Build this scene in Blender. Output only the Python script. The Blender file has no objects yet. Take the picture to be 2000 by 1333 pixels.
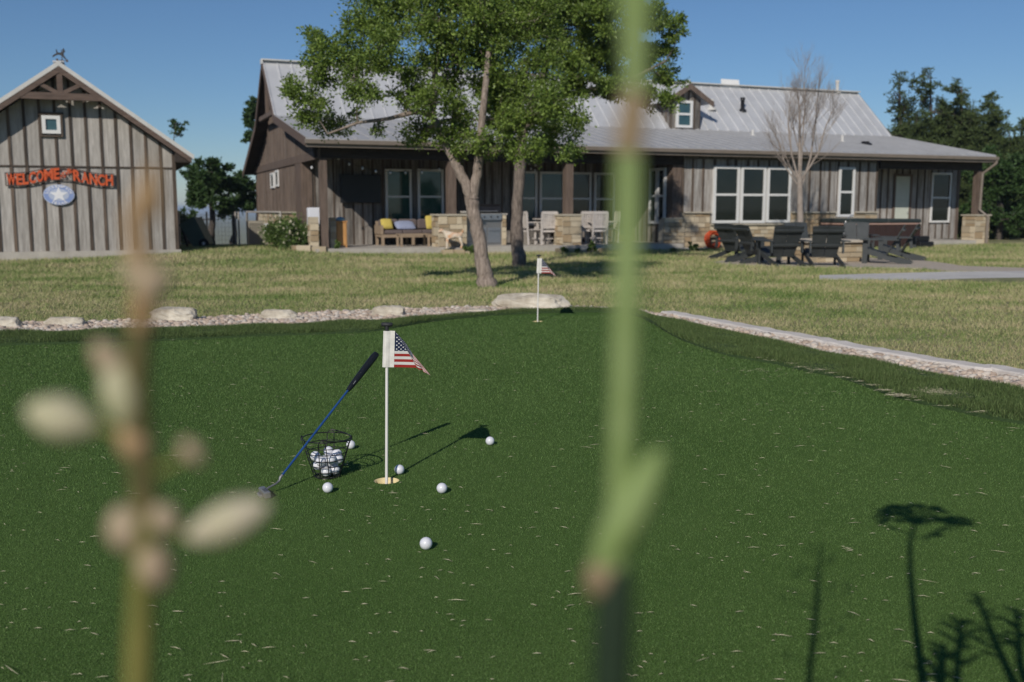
import bpy, math, random
import numpy as np
from math import radians as R, sin, cos, pi
from mathutils import Vector, Matrix
from mathutils.geometry import delaunay_2d_cdt

scene = bpy.context.scene
COL = scene.collection
rnd = random.Random(7)
rng = np.random.default_rng(7)

# ------------------------------------------------------------------ camera, world, sun
F, CX, CY, H = 1944.0, 1000.0, 666.5, 1.14
PITCH = math.atan((CY-408)/F)
cd = bpy.data.cameras.new('camera'); cam = bpy.data.objects.new('camera', cd); COL.objects.link(cam)
cam.location = (0, 0, H); cam.rotation_euler = (pi/2-PITCH, 0, 0)
cd.sensor_width = 36; cd.lens = 36*F/2000; cd.clip_start = .02; cd.clip_end = 20000
cd.dof.use_dof = True; cd.dof.focus_distance = 4.25; cd.dof.aperture_fstop = 3.5
scene.camera = cam
SUN_AZ, SUN_EL = R(19.07), R(30.5)      # direction the shadows run to, sun height
w = bpy.data.worlds.new('World'); scene.world = w; w.use_nodes = True
nt = w.node_tree; bg = nt.nodes['Background']
sky = nt.nodes.new('ShaderNodeTexSky'); sky.sky_type = 'NISHITA'; sky.sun_disc = False
sky.sun_elevation = SUN_EL; sky.sun_rotation = SUN_AZ+pi
sky.air_density = 1.5; sky.dust_density = 0.0; sky.ozone_density = 7.2; sky.altitude = 3500
nt.links.new(sky.outputs[0], bg.inputs[0]); bg.inputs[1].default_value = 0.067
sl = bpy.data.lights.new('sun', 'SUN'); sl.energy = 3.4; sl.angle = R(.53); sl.color = (1, .93, .83)
so = bpy.data.objects.new('sun', sl); COL.objects.link(so)
sdir = Vector((sin(SUN_AZ)*cos(SUN_EL), cos(SUN_AZ)*cos(SUN_EL), -sin(SUN_EL)))
so.rotation_euler = sdir.to_track_quat('-Z', 'Y').to_euler(); so.location = (-10, -20, 20)
vs = scene.view_settings; vs.view_transform = 'Standard'; vs.look = 'None'; vs.exposure = 0; vs.gamma = 1
scene.cycles.max_bounces = 6; scene.cycles.transparent_max_bounces = 8

# ------------------------------------------------------------------ camera geometry helpers
def ray(x, y):
    a = (x-CX)/F; b = (CY-y)/F
    return Vector((a, cos(PITCH)+b*sin(PITCH), -sin(PITCH)+b*cos(PITCH)))
def gp(x, y, z=0.0):
    r = ray(x, y); t = (z-H)/r.z; return Vector((r.x*t, r.y*t, z))
def at(x, y, Y):
    r = ray(x, y); t = Y/r.y; return Vector((r.x*t, Y, H+r.z*t))
class Frame:
    def __init__(s, ox, oy, ang):
        s.o = Vector((ox, oy)); s.a = ang; s.U = Vector((cos(ang), sin(ang))); s.V = Vector((-sin(ang), cos(ang)))
    def hit(s, px, py, v):                     # pixel -> (u, z) on the plane at depth v
        r = ray(px, py); rr = Vector((r.x, r.y)); t = (v+s.V.dot(s.o))/s.V.dot(rr)
        return s.U.dot(rr*t-s.o), H+r.z*t
    def u(s, px, v): return s.hit(px, 408, v)[0]
    def z(s, px, py, v): return s.hit(px, py, v)[1]
    def hitu(s, px, py, u):                    # on the plane at u
        r = ray(px, py); rr = Vector((r.x, r.y)); t = (u+s.U.dot(s.o))/s.U.dot(rr)
        return s.V.dot(rr*t-s.o), H+r.z*t
    def world(s, u, v, z=0.0):
        p = s.o+s.U*u+s.V*v; return Vector((p.x, p.y, z))

# ------------------------------------------------------------------ materials
def _mat(name):
    m = bpy.data.materials.new(name); m.use_nodes = True
    n = m.node_tree; b = n.nodes['Principled BSDF']; return m, n, b
def mk(name, c1, c2=None, c3=None, scale=4.0, stretch=(1,1,1), rough=.6, metal=0.0, bump=0.0, bscale=None, island=0.0,
       detail=6, lo=.35, hi=.65, spec=.4, trans=0.0, fine=0.0, fscale=60, iscol=None):
    m, n, b = _mat(name)
    N = n.nodes.new; L = n.links.new
    b.inputs['Roughness'].default_value = rough; b.inputs['Metallic'].default_value = metal
    b.inputs['Specular IOR Level'].default_value = spec
    tc = N('ShaderNodeTexCoord'); mp = N('ShaderNodeMapping'); mp.inputs['Scale'].default_value = stretch
    L(tc.outputs['Object'], mp.inputs[0])
    g = N('ShaderNodeNewGeometry')
    c2 = c2 or tuple(v*.8 for v in c1)
    no = N('ShaderNodeTexNoise'); no.inputs['Scale'].default_value = scale; no.inputs['Detail'].default_value = detail
    no.inputs['Roughness'].default_value = .65
    if island:                                # shift the texture from board to board
        ad = N('ShaderNodeVectorMath'); ad.operation = 'ADD'; sc_ = N('ShaderNodeMath'); sc_.operation = 'MULTIPLY'; sc_.inputs[1].default_value = 37
        L(g.outputs['Random Per Island'], sc_.inputs[0]); L(mp.outputs[0], ad.inputs[0]); L(sc_.outputs[0], ad.inputs[1]); L(ad.outputs[0], no.inputs[0])
    else: L(mp.outputs[0], no.inputs[0])
    cr = N('ShaderNodeValToRGB'); e = cr.color_ramp.elements
    e[0].position = lo; e[0].color = (*c1, 1); e[1].position = hi; e[1].color = (*c2, 1)
    if c3: x = e.new(min(1, hi+.12)); x.color = (*c3, 1)
    L(no.outputs[0], cr.inputs[0]); col = cr.outputs[0]
    if iscol:                                 # list of colours chosen by island
        ir = N('ShaderNodeValToRGB'); ir.color_ramp.interpolation = 'CONSTANT'; el = ir.color_ramp.elements
        el[0].color = (*iscol[0], 1); el[0].position = 0; el[1].color = (*iscol[1], 1); el[1].position = 1/len(iscol)
        for k in range(2, len(iscol)):
            q = el.new(k/len(iscol)); q.color = (*iscol[k], 1)
        L(g.outputs['Random Per Island'], ir.inputs[0])
        mx = N('ShaderNodeMix'); mx.data_type = 'RGBA'; mx.blend_type = 'MIX'; mx.inputs[0].default_value = .7
        L(col, mx.inputs[6]); L(ir.outputs[0], mx.inputs[7]); col = mx.outputs[2]
    if fine:
        n2 = N('ShaderNodeTexNoise'); n2.inputs['Scale'].default_value = fscale; n2.inputs['Detail'].default_value = 3
        L(mp.outputs[0], n2.inputs[0])
        mr = N('ShaderNodeMapRange'); mr.inputs[1].default_value = .3; mr.inputs[2].default_value = .7
        mr.inputs[3].default_value = 1-fine; mr.inputs[4].default_value = 1+fine; L(n2.outputs[0], mr.inputs[0])
        vm = N('ShaderNodeVectorMath'); vm.operation = 'SCALE'; L(col, vm.inputs[0]); L(mr.outputs[0], vm.inputs['Scale']); col = vm.outputs[0]
    if island:
        mr = N('ShaderNodeMapRange'); mr.inputs[3].default_value = 1-island; mr.inputs[4].default_value = 1+island
        L(g.outputs['Random Per Island'], mr.inputs[0])
        vm = N('ShaderNodeVectorMath'); vm.operation = 'SCALE'; L(col, vm.inputs[0]); L(mr.outputs[0], vm.inputs['Scale']); col = vm.outputs[0]
    L(col, b.inputs['Base Color'])
    if bump:
        bn = N('ShaderNodeTexNoise'); bn.inputs['Scale'].default_value = bscale or scale*3; bn.inputs['Detail'].default_value = 5
        L(mp.outputs[0], bn.inputs[0]); bp = N('ShaderNodeBump'); bp.inputs['Strength'].default_value = bump; bp.inputs['Distance'].default_value = .02
        L(bn.outputs[0], bp.inputs['Height']); L(bp.outputs[0], b.inputs['Normal'])
    if trans:
        tr = N('ShaderNodeBsdfTranslucent'); L(col, tr.inputs[0]); ms = N('ShaderNodeMixShader'); ms.inputs[0].default_value = trans
        L(b.outputs[0], ms.inputs[1]); L(tr.outputs[0], ms.inputs[2]); L(ms.outputs[0], n.nodes['Material Output'].inputs[0])
    return m
WS = (9, 9, .7)
board_grey = mk('barn_board', (.29,.27,.245), (.45,.425,.395), (.33,.28,.23), scale=1.6, stretch=WS, rough=.85, island=.10, bump=.3, fine=.12, fscale=9)
batten_brown = mk('batten_wood', (.045,.036,.03), (.13,.095,.07), scale=1.5, stretch=WS, rough=.85, island=.3, bump=.3)
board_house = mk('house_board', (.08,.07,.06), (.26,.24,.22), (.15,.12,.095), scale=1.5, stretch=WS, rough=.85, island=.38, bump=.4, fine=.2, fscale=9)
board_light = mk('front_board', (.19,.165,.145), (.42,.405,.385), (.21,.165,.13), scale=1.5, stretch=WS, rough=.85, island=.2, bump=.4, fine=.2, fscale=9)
board_side = mk('gable_board', (.15,.12,.098), (.25,.21,.18), scale=1.5, stretch=WS, rough=.85, island=.18, bump=.3, fine=.15, fscale=9)
timber = mk('timber', (.09,.066,.052), (.17,.125,.10), scale=2, stretch=(8,8,1), rough=.8, island=.2, bump=.3)
timber_beam = mk('beam_timber', (.085,.06,.048), (.15,.105,.083), scale=2, stretch=(1,8,8), rough=.8, island=.15)
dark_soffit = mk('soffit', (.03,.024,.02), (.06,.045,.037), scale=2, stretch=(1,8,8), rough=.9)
def roofmat(name, base, rough, metal):
    return mk(name, base, tuple(v*1.12 for v in base), scale=.6, rough=rough, metal=metal, fine=.05, fscale=3, spec=.5)
roof_metal = roofmat('galvanised_roof', (.57,.575,.585), .5, .3)
roof_low = roofmat('grey_roof', (.42,.42,.425), .55, .2)
roof_trim = mk('white_trim', (.62,.61,.58), (.55,.54,.51), rough=.4)
fascia_m = mk('fascia', (.19,.16,.13), (.23,.19,.16), rough=.5)
concrete = mk('concrete', (.38,.35,.31), (.48,.45,.40), scale=3, rough=.9, bump=.2, bscale=30)
path_m = mk('path_concrete', (.50,.48,.46), (.60,.58,.54), scale=1.2, rough=.9, bump=.2, bscale=30)
patio_m = mk('patio_gravel', (.40,.34,.27), (.52,.45,.37), scale=14, rough=.95, bump=.5, bscale=40)
mortar = mk('mortar', (.42,.38,.3), (.5,.45,.36), scale=6, rough=.95)
stone = mk('limestone', (.36,.28,.18), (.52,.43,.30), scale=3, rough=.9, bump=.5, bscale=14, island=.2,
           iscol=[(.50,.42,.30),(.38,.28,.17),(.55,.48,.36),(.44,.35,.23),(.30,.21,.12),(.52,.45,.33)])
rough_white = mk('rough_white_stone', (.42,.39,.35), (.62,.58,.52), scale=5, rough=.9, bump=.8, bscale=12, island=.15)
white_frame = mk('window_frame_white', (.72,.72,.71), (.68,.68,.67), rough=.45)
grey_frame = mk('window_frame_grey', (.78,.77,.75), (.74,.73,.71), rough=.45)
def glassmat(name, c, c2):
    return mk(name, c, c2, scale=1.5, rough=.04, spec=.7)
glass_dark = glassmat('glass_dark', (.006,.010,.010), (.012,.016,.015))
glass_green = glassmat('glass_green', (.018,.062,.05), (.035,.10,.08))
glass_blue = glassmat('glass_blue', (.03,.07,.09), (.05,.11,.12))
black_plastic = mk('black_plastic', (.012,.012,.014), (.018,.018,.02), rough=.35)
black_rubber = mk('black_rubber', (.016,.018,.022), (.026,.028,.032), scale=60, rough=.6)
black_wire = mk('black_coated_wire', (.012,.012,.013), (.018,.018,.018), rough=.35)
steel = mk('brushed_steel', (.45,.45,.46), (.55,.55,.56), scale=20, rough=.35, metal=.85)
steel_dark = mk('putter_steel', (.30,.29,.28), (.38,.37,.36), scale=40, rough=.38, metal=.7)
blue_shaft = mk('blue_shaft', (.015,.06,.20), (.02,.075,.24), rough=.28, spec=.6)
pole_white = mk('pole_white', (.78,.76,.73), (.74,.72,.69), rough=.4)
sleeve_m = mk('flag_sleeve_canvas', (.76,.74,.69), (.70,.68,.63), scale=500, rough=.9, bump=.2, bscale=800)
ball_m = mk('golf_ball_cover', (.74,.75,.80), (.70,.71,.76), scale=30, rough=.32, spec=.5)
cup_m = mk('cup_liner', (.78,.66,.38), (.70,.58,.30), scale=20, rough=.6)
chair_grey = mk('charcoal_poly', (.036,.042,.044), (.052,.058,.06), scale=3, rough=.55, island=.1)
chair_light = mk('grey_poly_front', (.085,.095,.115), (.10,.11,.13), scale=3, rough=.6)
furn_wood = mk('pale_weathered_furniture', (.47,.43,.40), (.57,.53,.50), scale=3, rough=.75, island=.1)
sofa_wood = mk('sofa_wood', (.27,.2,.14), (.35,.27,.19), scale=3, rough=.7, stretch=(1,5,5))
cushion_m = mk('taupe_cushion', (.12,.095,.092), (.15,.12,.118), scale=40, rough=.95)
yellow_m = mk('yellow_fabric', (.50,.40,.09), (.56,.45,.12), scale=40, rough=.95)
bluegrey_m = mk('blue_grey_fabric', (.24,.28,.42), (.3,.34,.48), scale=40, rough=.95)
orange_wood = mk('orange_wood', (.48,.24,.08), (.60,.32,.12), scale=3, stretch=(5,5,1), rough=.6)
sky_blue_m = mk('pale_blue_plastic', (.25,.42,.5), (.3,.46,.54), rough=.5)
tub_brown = mk('hot_tub_panel', (.035,.02,.017), (.055,.03,.025), scale=2, stretch=(8,8,1), rough=.5)
tub_cover = mk('hot_tub_cover', (.025,.035,.035), (.035,.045,.045), scale=6, rough=.5)
pink_trim = mk('copper_trim', (.42,.27,.22), (.46,.3,.25), rough=.6)
orange_hose = mk('orange_hose', (.52,.07,.018), (.62,.10,.03), scale=20, rough=.45)
sign_orange = mk('orange_red_paint', (.68,.12,.03), (.52,.08,.025), scale=12, rough=.5)
sign_dark = mk('dark_iron', (.05,.035,.03), (.09,.06,.05), scale=10, rough=.6)
sign_blue = mk('sign_blue', (.16,.25,.50), (.20,.30,.55), scale=10, rough=.45)
sign_pale = mk('sign_pale_blue', (.42,.48,.62), (.48,.53,.66), scale=10, rough=.45)
sign_white = mk('sign_white', (.80,.80,.82), (.76,.76,.79), scale=10, rough=.45)
cart_green = mk('cart_green', (.08,.13,.105), (.10,.16,.13), scale=3, rough=.5)
ac_grey = mk('condenser_beige', (.36,.33,.27), (.30,.28,.23), scale=3, rough=.55)
pipe_grey = mk('galvanised_pipe', (.42,.40,.37), (.36,.34,.31), rough=.5, metal=.3)
white_plastic = mk('white_plastic', (.75,.77,.82), (.70,.72,.78), rough=.4)
boulder_m = mk('pale_limestone_boulder', (.36,.31,.24), (.66,.61,.51), (.56,.46,.33), scale=4.5, rough=.9, bump=.9, bscale=9)
pebble_m = mk('river_pebbles', (.45,.38,.31), (.62,.55,.47), scale=8, rough=.85, island=.2,
              iscol=[(.56,.48,.40),(.46,.34,.26),(.64,.59,.52),(.50,.39,.31),(.34,.25,.19),(.56,.45,.36),(.44,.40,.36)])
kerb_m = mk('kerb_concrete', (.60,.55,.50), (.70,.65,.60), scale=3, rough=.9, bump=.4, bscale=30)
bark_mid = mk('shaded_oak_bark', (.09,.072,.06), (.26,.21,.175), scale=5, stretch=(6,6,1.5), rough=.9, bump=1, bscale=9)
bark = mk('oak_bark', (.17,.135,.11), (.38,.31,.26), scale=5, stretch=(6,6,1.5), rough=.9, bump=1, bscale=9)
bark_dark = mk('dark_bark', (.05,.042,.036), (.12,.10,.085), scale=5, stretch=(6,6,1.5), rough=.9, bump=.6)
bark_pale = mk('bare_tree_bark', (.24,.20,.17), (.36,.31,.27), scale=5, rough=.9)
leaf_oak = mk('oak_leaves', (.065,.13,.022), (.25,.33,.065), scale=1.3, rough=.42, island=.45, trans=.3, lo=.3, hi=.7)
leaf_dark = mk('background_leaves', (.03,.07,.018), (.065,.12,.03), scale=.8, rough=.6, island=.35, trans=.25)
leaf_jun = mk('juniper_foliage', (.04,.065,.018), (.09,.125,.035), scale=.7, rough=.7, island=.35, trans=.2)
leaf_bush = mk('shrub_leaves', (.07,.13,.03), (.16,.23,.06), scale=3, rough=.5, island=.35, trans=.3)
petal_m = mk('pale_petals', (.72,.68,.55), (.66,.60,.42), rough=.7, trans=.2)
straw_m = mk('dry_straw', (.33,.31,.20), (.56,.50,.36), scale=20, rough=.8, island=.3)
dog_m = mk('cream_orange_coat', (.66,.57,.46), (.60,.30,.14), scale=5, rough=.9, lo=.5, hi=.62)
bulb_m = mk('bulb_glass', (.72,.73,.75), (.68,.69,.71), rough=.1, spec=.8)
soil_m = mk('mulch', (.05,.035,.022), (.12,.085,.055), scale=30, rough=.95, bump=.8, bscale=60)

# foreground plant materials
fg_green = mk('stem_green', (.24,.34,.10), (.36,.46,.19), scale=20, rough=.6, trans=.25)
fg_olive = mk('stem_olive', (.13,.14,.03), (.22,.20,.05), scale=25, rough=.7)
fg_brown = mk('stem_brown', (.28,.17,.07), (.38,.26,.14), scale=25, rough=.8)
fg_pink = mk('bract_brown', (.46,.34,.22), (.54,.44,.30), scale=40, rough=.8, trans=.25)
fg_pale = mk('bud_cream', (.68,.60,.46), (.55,.56,.30), scale=30, rough=.7, trans=.3)

# ------------------------------------------------------------------ object helpers
def tag(o, label=None, cat=None, group=None, kind=None):
    if label: o['label'] = label
    if cat: o['category'] = cat
    if group: o['group'] = group
    if kind: o['kind'] = kind
    return o
def thing(name, label, cat, loc=(0,0,0), rz=0.0, group=None, tilt=None):
    o = bpy.data.objects.new(name, None); COL.objects.link(o); o.empty_display_size = .2
    o.location = loc; o.rotation_euler = tilt if tilt else (0, 0, rz)
    return tag(o, label, cat, group)
def copy_tree(o, parent=None):
    c = o.copy(); COL.objects.link(c)
    if parent: c.parent = parent
    for ch in [x for x in bpy.data.objects if x.parent == o]: copy_tree(ch, c)
    return c
class M:
    def __init__(s): s.v = []; s.f = []; s.mi = []; s.sm = []
    def add(s, vs, fs, mi=0, smooth=False):
        k = len(s.v); s.v += [tuple(p) for p in vs]; s.f += [tuple(k+i for i in f) for f in fs]
        s.mi += [mi]*len(fs); s.sm += [smooth]*len(fs); return s
    def box(s, x0, y0, z0, x1, y1, z1, mi=0):
        return s.add([(x0,y0,z0),(x1,y0,z0),(x1,y1,z0),(x0,y1,z0),(x0,y0,z1),(x1,y0,z1),(x1,y1,z1),(x0,y1,z1)],
              [(0,3,2,1),(4,5,6,7),(0,1,5,4),(1,2,6,5),(2,3,7,6),(3,0,4,7)], mi)
    def bbox(s, x0, y0, z0, x1, y1, z1, b=.01, mi=0):       # bevelled box
        vs = []
        for z, i in ((z0, b), (z0+b, 0), (z1-b, 0), (z1, b)):
            for (x, y) in ((x0+i+b, y0+i), (x1-i-b, y0+i), (x1-i, y0+i+b), (x1-i, y1-i-b), (x1-i-b, y1-i), (x0+i+b, y1-i), (x0+i, y1-i-b), (x0+i, y0+i+b)):
                vs.append((x, y, z))
        fs = [tuple(range(7, -1, -1)), tuple(range(24, 32))]
        for r in range(3):
            for i in range(8): fs.append((r*8+i, r*8+(i+1)%8, r*8+8+(i+1)%8, r*8+8+i))
        return s.add(vs, fs, mi)
    def beam(s, a, b, w, h, up=(0,0,1), mi=0):               # rectangular bar from a to b
        a = Vector(a); b = Vector(b); d = (b-a).normalized(); sx = d.cross(Vector(up))
        if sx.length < 1e-4: sx = d.cross(Vector((0,1,0)))
        sx.normalize(); uz = sx.cross(d); sx *= w/2; uz *= h/2
        vs = [a-sx-uz, a+sx-uz, a+sx+uz, a-sx+uz, b-sx-uz, b+sx-uz, b+sx+uz, b-sx+uz]
        return s.add(vs, [(0,1,2,3),(7,6,5,4),(0,4,5,1),(1,5,6,2),(2,6,7,3),(3,7,4,0)], mi)
    def tube(s, pts, rad, n=8, mi=0, caps=True, smooth=True, closed=False):
        pts = [Vector(p) for p in pts]; m = len(pts)
        if not hasattr(rad, '__len__'): rad = [rad]*m
        up = Vector((0,0,1)); vs = []; fs = []; prev = None
        for i, p in enumerate(pts):
            if closed: d = pts[(i+1)%m]-pts[i-1]
            else: d = pts[min(i+1, m-1)]-pts[max(i-1, 0)]
            if d.length < 1e-9: d = Vector((0,0,1))
            d.normalize()
            if prev is None:
                x = d.cross(up)
                if x.length < .1: x = d.cross(Vector((1,0,0)))
            else: x = prev-d*prev.dot(d)
            x.normalize(); prev = x; y = d.cross(x)
            for k in range(n):
                a = 2*pi*k/n; vs.append(p+(x*cos(a)+y*sin(a))*rad[i])
        for i in range(m if closed else m-1):
            j = (i+1)%m
            for k in range(n): fs.append((i*n+k, i*n+(k+1)%n, j*n+(k+1)%n, j*n+k))
        s.add(vs, fs, mi, smooth)
        if caps and not closed: s.add(vs[:n], [tuple(range(n-1,-1,-1))], mi); s.add(vs[-n:], [tuple(range(n))], mi)
        return s
    def lathe(s, prof, cx=0, cy=0, n=24, mi=0, smooth=True, sx=1, sy=1):
        vs = []; fs = []
        for (r, z) in prof:
            for k in range(n): a = 2*pi*k/n; vs.append((cx+r*cos(a)*sx, cy+r*sin(a)*sy, z))
        for i in range(len(prof)-1):
            for k in range(n): fs.append((i*n+k, i*n+(k+1)%n, (i+1)*n+(k+1)%n, (i+1)*n+k))
        return s.add(vs, fs, mi, smooth)
    def prism(s, poly, y0, y1, mi=0):                         # polygon in x,z extruded along y
        n = len(poly); vs = [(x, y0, z) for x, z in poly]+[(x, y1, z) for x, z in poly]
        fs = [tuple(range(n)), tuple(range(2*n-1, n-1, -1))]+[(i, n+i, n+(i+1)%n, (i+1)%n) for i in range(n)]
        return s.add(vs, fs, mi)
    def prismx(s, poly, x0, x1, mi=0):                        # polygon in y,z extruded along x
        n = len(poly); vs = [(x0, y, z) for y, z in poly]+[(x1, y, z) for y, z in poly]
        fs = [tuple(range(n-1,-1,-1)), tuple(range(n, 2*n))]+[(i, (i+1)%n, n+(i+1)%n, n+i) for i in range(n)]
        return s.add(vs, fs, mi)
    def ball(s, c, r, n=10, sx=1, sy=1, sz=1, jit=0, mi=0, smooth=True, rot=None):
        vs = []; fs = []; m = n
        for i in range(m+1):
            t = pi*i/m
            for k in range(2*n):
                a = pi*k/n; q = 1+(rnd.uniform(-jit, jit) if jit else 0)
                p = Vector((sin(t)*cos(a)*r*sx*q, sin(t)*sin(a)*r*sy*q, cos(t)*r*sz*q))
                if rot: p = rot @ p
                vs.append(p+Vector(c))
        for i in range(m):
            for k in range(2*n): fs.append((i*2*n+k, (i+1)*2*n+k, (i+1)*2*n+(k+1)%(2*n), i*2*n+(k+1)%(2*n)))
        return s.add(vs, fs, mi, smooth)
    def build(s, name, mat, parent=None, loc=None, rot=None):
        me = bpy.data.meshes.new(name); me.from_pydata(s.v, [], s.f); 
        for mm in (mat if isinstance(mat, (list, tuple)) else [mat]): me.materials.append(mm)
        me.polygons.foreach_set('material_index', s.mi); me.polygons.foreach_set('use_smooth', s.sm); me.update()
        o = bpy.data.objects.new(name, me); COL.objects.link(o)
        if parent: o.parent = parent
        if loc is not None: o.location = loc
        if rot is not None: o.rotation_euler = rot
        return o
def npmesh(name, V, Fa, mat, parent=None, smooth=False, loc=None):
    Fa = np.asarray(Fa, dtype=np.int32); k = Fa.shape[1]
    me = bpy.data.meshes.new(name); me.vertices.add(len(V)); me.vertices.foreach_set('co', np.asarray(V, dtype=np.float32).ravel())
    me.loops.add(Fa.size); me.loops.foreach_set('vertex_index', Fa.ravel())
    me.polygons.add(len(Fa)); me.polygons.foreach_set('loop_start', np.arange(0, Fa.size, k, dtype=np.int32))
    me.polygons.foreach_set('use_smooth', np.full(len(Fa), smooth)); me.materials.append(mat); me.update(calc_edges=True); me.validate()
    o = bpy.data.objects.new(name, me); COL.objects.link(o)
    if parent: o.parent = parent
    if loc is not None: o.location = loc
    return o

# ------------------------------------------------------------------ the lie of the land
def P(l): return [gp(*q) for q in l]
GREEN = P([(-700,690),(0,676),(290,668),(520,658),(700,651),(770,642),(840,630),(960,618),(1060,613),(1150,611),(1220,614),(1262,626),(1300,649),(1345,671),(1422,696),(1510,712),(1562,724),(1632,738),(1685,754),(1730,771),(1786,787),(1860,803),(1930,819),(2000,831),(2700,950)])
FRINGE = P([(-700,668),(0,654),(300,646),(600,636),(700,631),(830,624),(960,614),(1060,609),(1150,607),(1240,611),(1300,624),(1440,654),(1580,684),(1720,713),(1825,733),(1912,750),(2000,768),(2700,930)])
GRAVEL = P([(-700,645),(0,633),(290,626),(480,617),(620,611),(760,606),(900,601),(1060,600),(1150,601),(1260,608),(1335,622),(1429,639),(1510,655),(1615,674),(1702,691),(1807,709),(1912,726),(2000,739),(2700,895)])
def ipl(poly, x):
    xs = np.array([p.x for p in poly]); ys = np.array([p.y for p in poly]); return np.interp(x, xs, ys)
def sstep(a, b, x):
    t = np.clip((x-a)/(b-a), 0, 1); return t*t*(3-2*t)
def gh(x, y):
    x = np.asarray(x, float); y = np.asarray(y, float)
    z = -.02-.125*sstep(12, 21, y)
    z = z+.18*np.exp(-((x+7.6)**2/9+(y-28)**2/22))
    z = z+.03*np.sin(x*.7+1)*np.sin(y*.5)*sstep(11, 14, y)*(1-sstep(20, 24, y))
    crest = 33.5+np.maximum(0, x+8.5)*1.3
    z = z-26*sstep(0, 170, y-crest)-.02*np.clip(y-crest, 0, 5)
    z = z-.16*sstep(-.05, .35, ipl(FRINGE, x)-y)*sstep(-.5, 1.2, y)
    return z
def build_ground():
    def ax(lo, hi, fine, a, b): return fine
    xs = np.unique(np.concatenate([-np.geomspace(14, 9000, 42), np.arange(-14, 14, .25), np.geomspace(14, 9000, 42)]))
    ys = np.unique(np.concatenate([-np.geomspace(2, 200, 10), np.arange(-2, 13, .25), np.arange(13, 44, .5), np.geomspace(44, 14000, 60)]))
    X, Y = np.meshgrid(xs, ys); Z = gh(X, Y); nx, ny = len(xs), len(ys)
    V = np.stack([X.ravel(), Y.ravel(), Z.ravel()], 1)
    i = np.arange(nx*ny).reshape(ny, nx)
    Fa = np.stack([i[:-1,:-1].ravel(), i[:-1,1:].ravel(), i[1:,1:].ravel(), i[1:,:-1].ravel()], 1)
    m = mk('lawn_soil', (.15,.17,.06), (.27,.24,.13), scale=.9, rough=.95, bump=.6, bscale=25, lo=.4, hi=.6, fine=.35, fscale=22)
    tag(npmesh('ground', V, Fa, m, smooth=True), kind='structure')
build_ground()

CUPS = [gp(755, 939), gp(1050, 628)]
CR = .054
turf = mk('putting_turf', (.066,.125,.030), (.092,.158,.042), scale=.8, rough=.95, bump=.22, bscale=260, lo=.3, hi=.7, fine=.8, fscale=230, spec=.04)
fringe_turf = mk('fringe_turf', (.045,.092,.022), (.150,.195,.075), scale=5, rough=.85, island=.5, trans=.15, spec=.2)
def fill_sheet(name, outer, holes, z, mat, steps=None):
    pts = [Vector((p[0], p[1])) for p in outer]; edges = [(i, (i+1)%len(pts)) for i in range(len(pts))]
    for h in holes:
        k = len(pts); pts += [Vector((p[0], p[1])) for p in h]; edges += [(k+i, k+(i+1)%len(h)) for i in range(len(h))]
    r = delaunay_2d_cdt(pts, edges, [], 0, 1e-6)
    def inside(q, poly):
        c = False; j = len(poly)-1
        for i in range(len(poly)):
            a, b = poly[i], poly[j]
            if (a[1] > q[1]) != (b[1] > q[1]) and q[0] < (b[0]-a[0])*(q[1]-a[1])/(b[1]-a[1])+a[0]: c = not c
            j = i
        return c
    fs = []
    for f in r[2]:
        c = [sum(r[0][i][k] for i in f)/len(f) for k in (0, 1)]
        if inside(c, outer) and not any(inside(c, h) for h in holes): fs.append(f)
    mm = M(); mm.add([(v[0], v[1], z) for v in r[0]], fs); return mm.build(name, mat)
def smooth_poly(pl, n=8):
    out = []
    for i in range(len(pl)-1):
        p0, p1, p2, p3 = pl[max(i-1,0)], pl[i], pl[i+1], pl[min(i+2, len(pl)-1)]
        for k in range(n):
            t = k/n; out.append(.5*((2*p1)+(-p0+p2)*t+(2*p0-5*p1+4*p2-p3)*t*t+(-p0+3*p1-3*p2+p3)*t**3))
    return out+[pl[-1]]
GS = smooth_poly(GREEN, 5)
circ = lambda c, r, n=28: [(c.x+r*cos(2*pi*k/n), c.y+r*sin(2*pi*k/n)) for k in range(n)]
outer = [(p.x, p.y) for p in GS]+[(GS[-1].x, 1.15), (GS[0].x, 1.15)]
tag(fill_sheet('putting_green', outer, [circ(c, CR) for c in CUPS], 0, turf), kind='structure')
tag(M().box(-14, -6, -.2, 14, 1.1, -.012).build('planting_bed', soil_m), kind='structure')

def blades(name, pts, h, wd, mat, lean=.5, kind='stuff', label=None, cat=None, flat=0.0):
    n = len(pts); a = rng.uniform(0, 2*pi, n); hh = h*rng.uniform(.5, 1.25, n); ww = wd*rng.uniform(.7, 1.3, n)
    la = rng.uniform(0, 2*pi, n); ll = hh*rng.uniform(0, lean, n)
    V = np.empty((n, 3, 3)); dx = np.cos(a)*ww/2; dy = np.sin(a)*ww/2
    V[:,0] = pts; V[:,0,0] -= dx; V[:,0,1] -= dy
    V[:,1] = pts; V[:,1,0] += dx; V[:,1,1] += dy
    V[:,2] = pts; V[:,2,0] += np.cos(la)*ll; V[:,2,1] += np.sin(la)*ll; V[:,2,2] += hh
    Fa = np.arange(3*n).reshape(n, 3)
    o = npmesh(name, V.reshape(-1,3), Fa, mat); return tag(o, label, cat, kind=kind)
def seglen(pl): return [ (pl[i+1]-pl[i]).length for i in range(len(pl)-1)]
def strip_pts(inner, outer_, n, xr=(-6, 6)):
    x = rng.uniform(*xr, n*2); y0 = ipl(inner, x); y1 = ipl(outer_, x); wgt = (y1-y0)
    keep = rng.uniform(0, wgt.max(), len(x)) < wgt; x = x[keep][:n]; y0 = y0[keep][:n]; y1 = y1[keep][:n]
    t = rng.uniform(0, 1, len(x)); return x, y0+(y1-y0)*t, t
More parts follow.
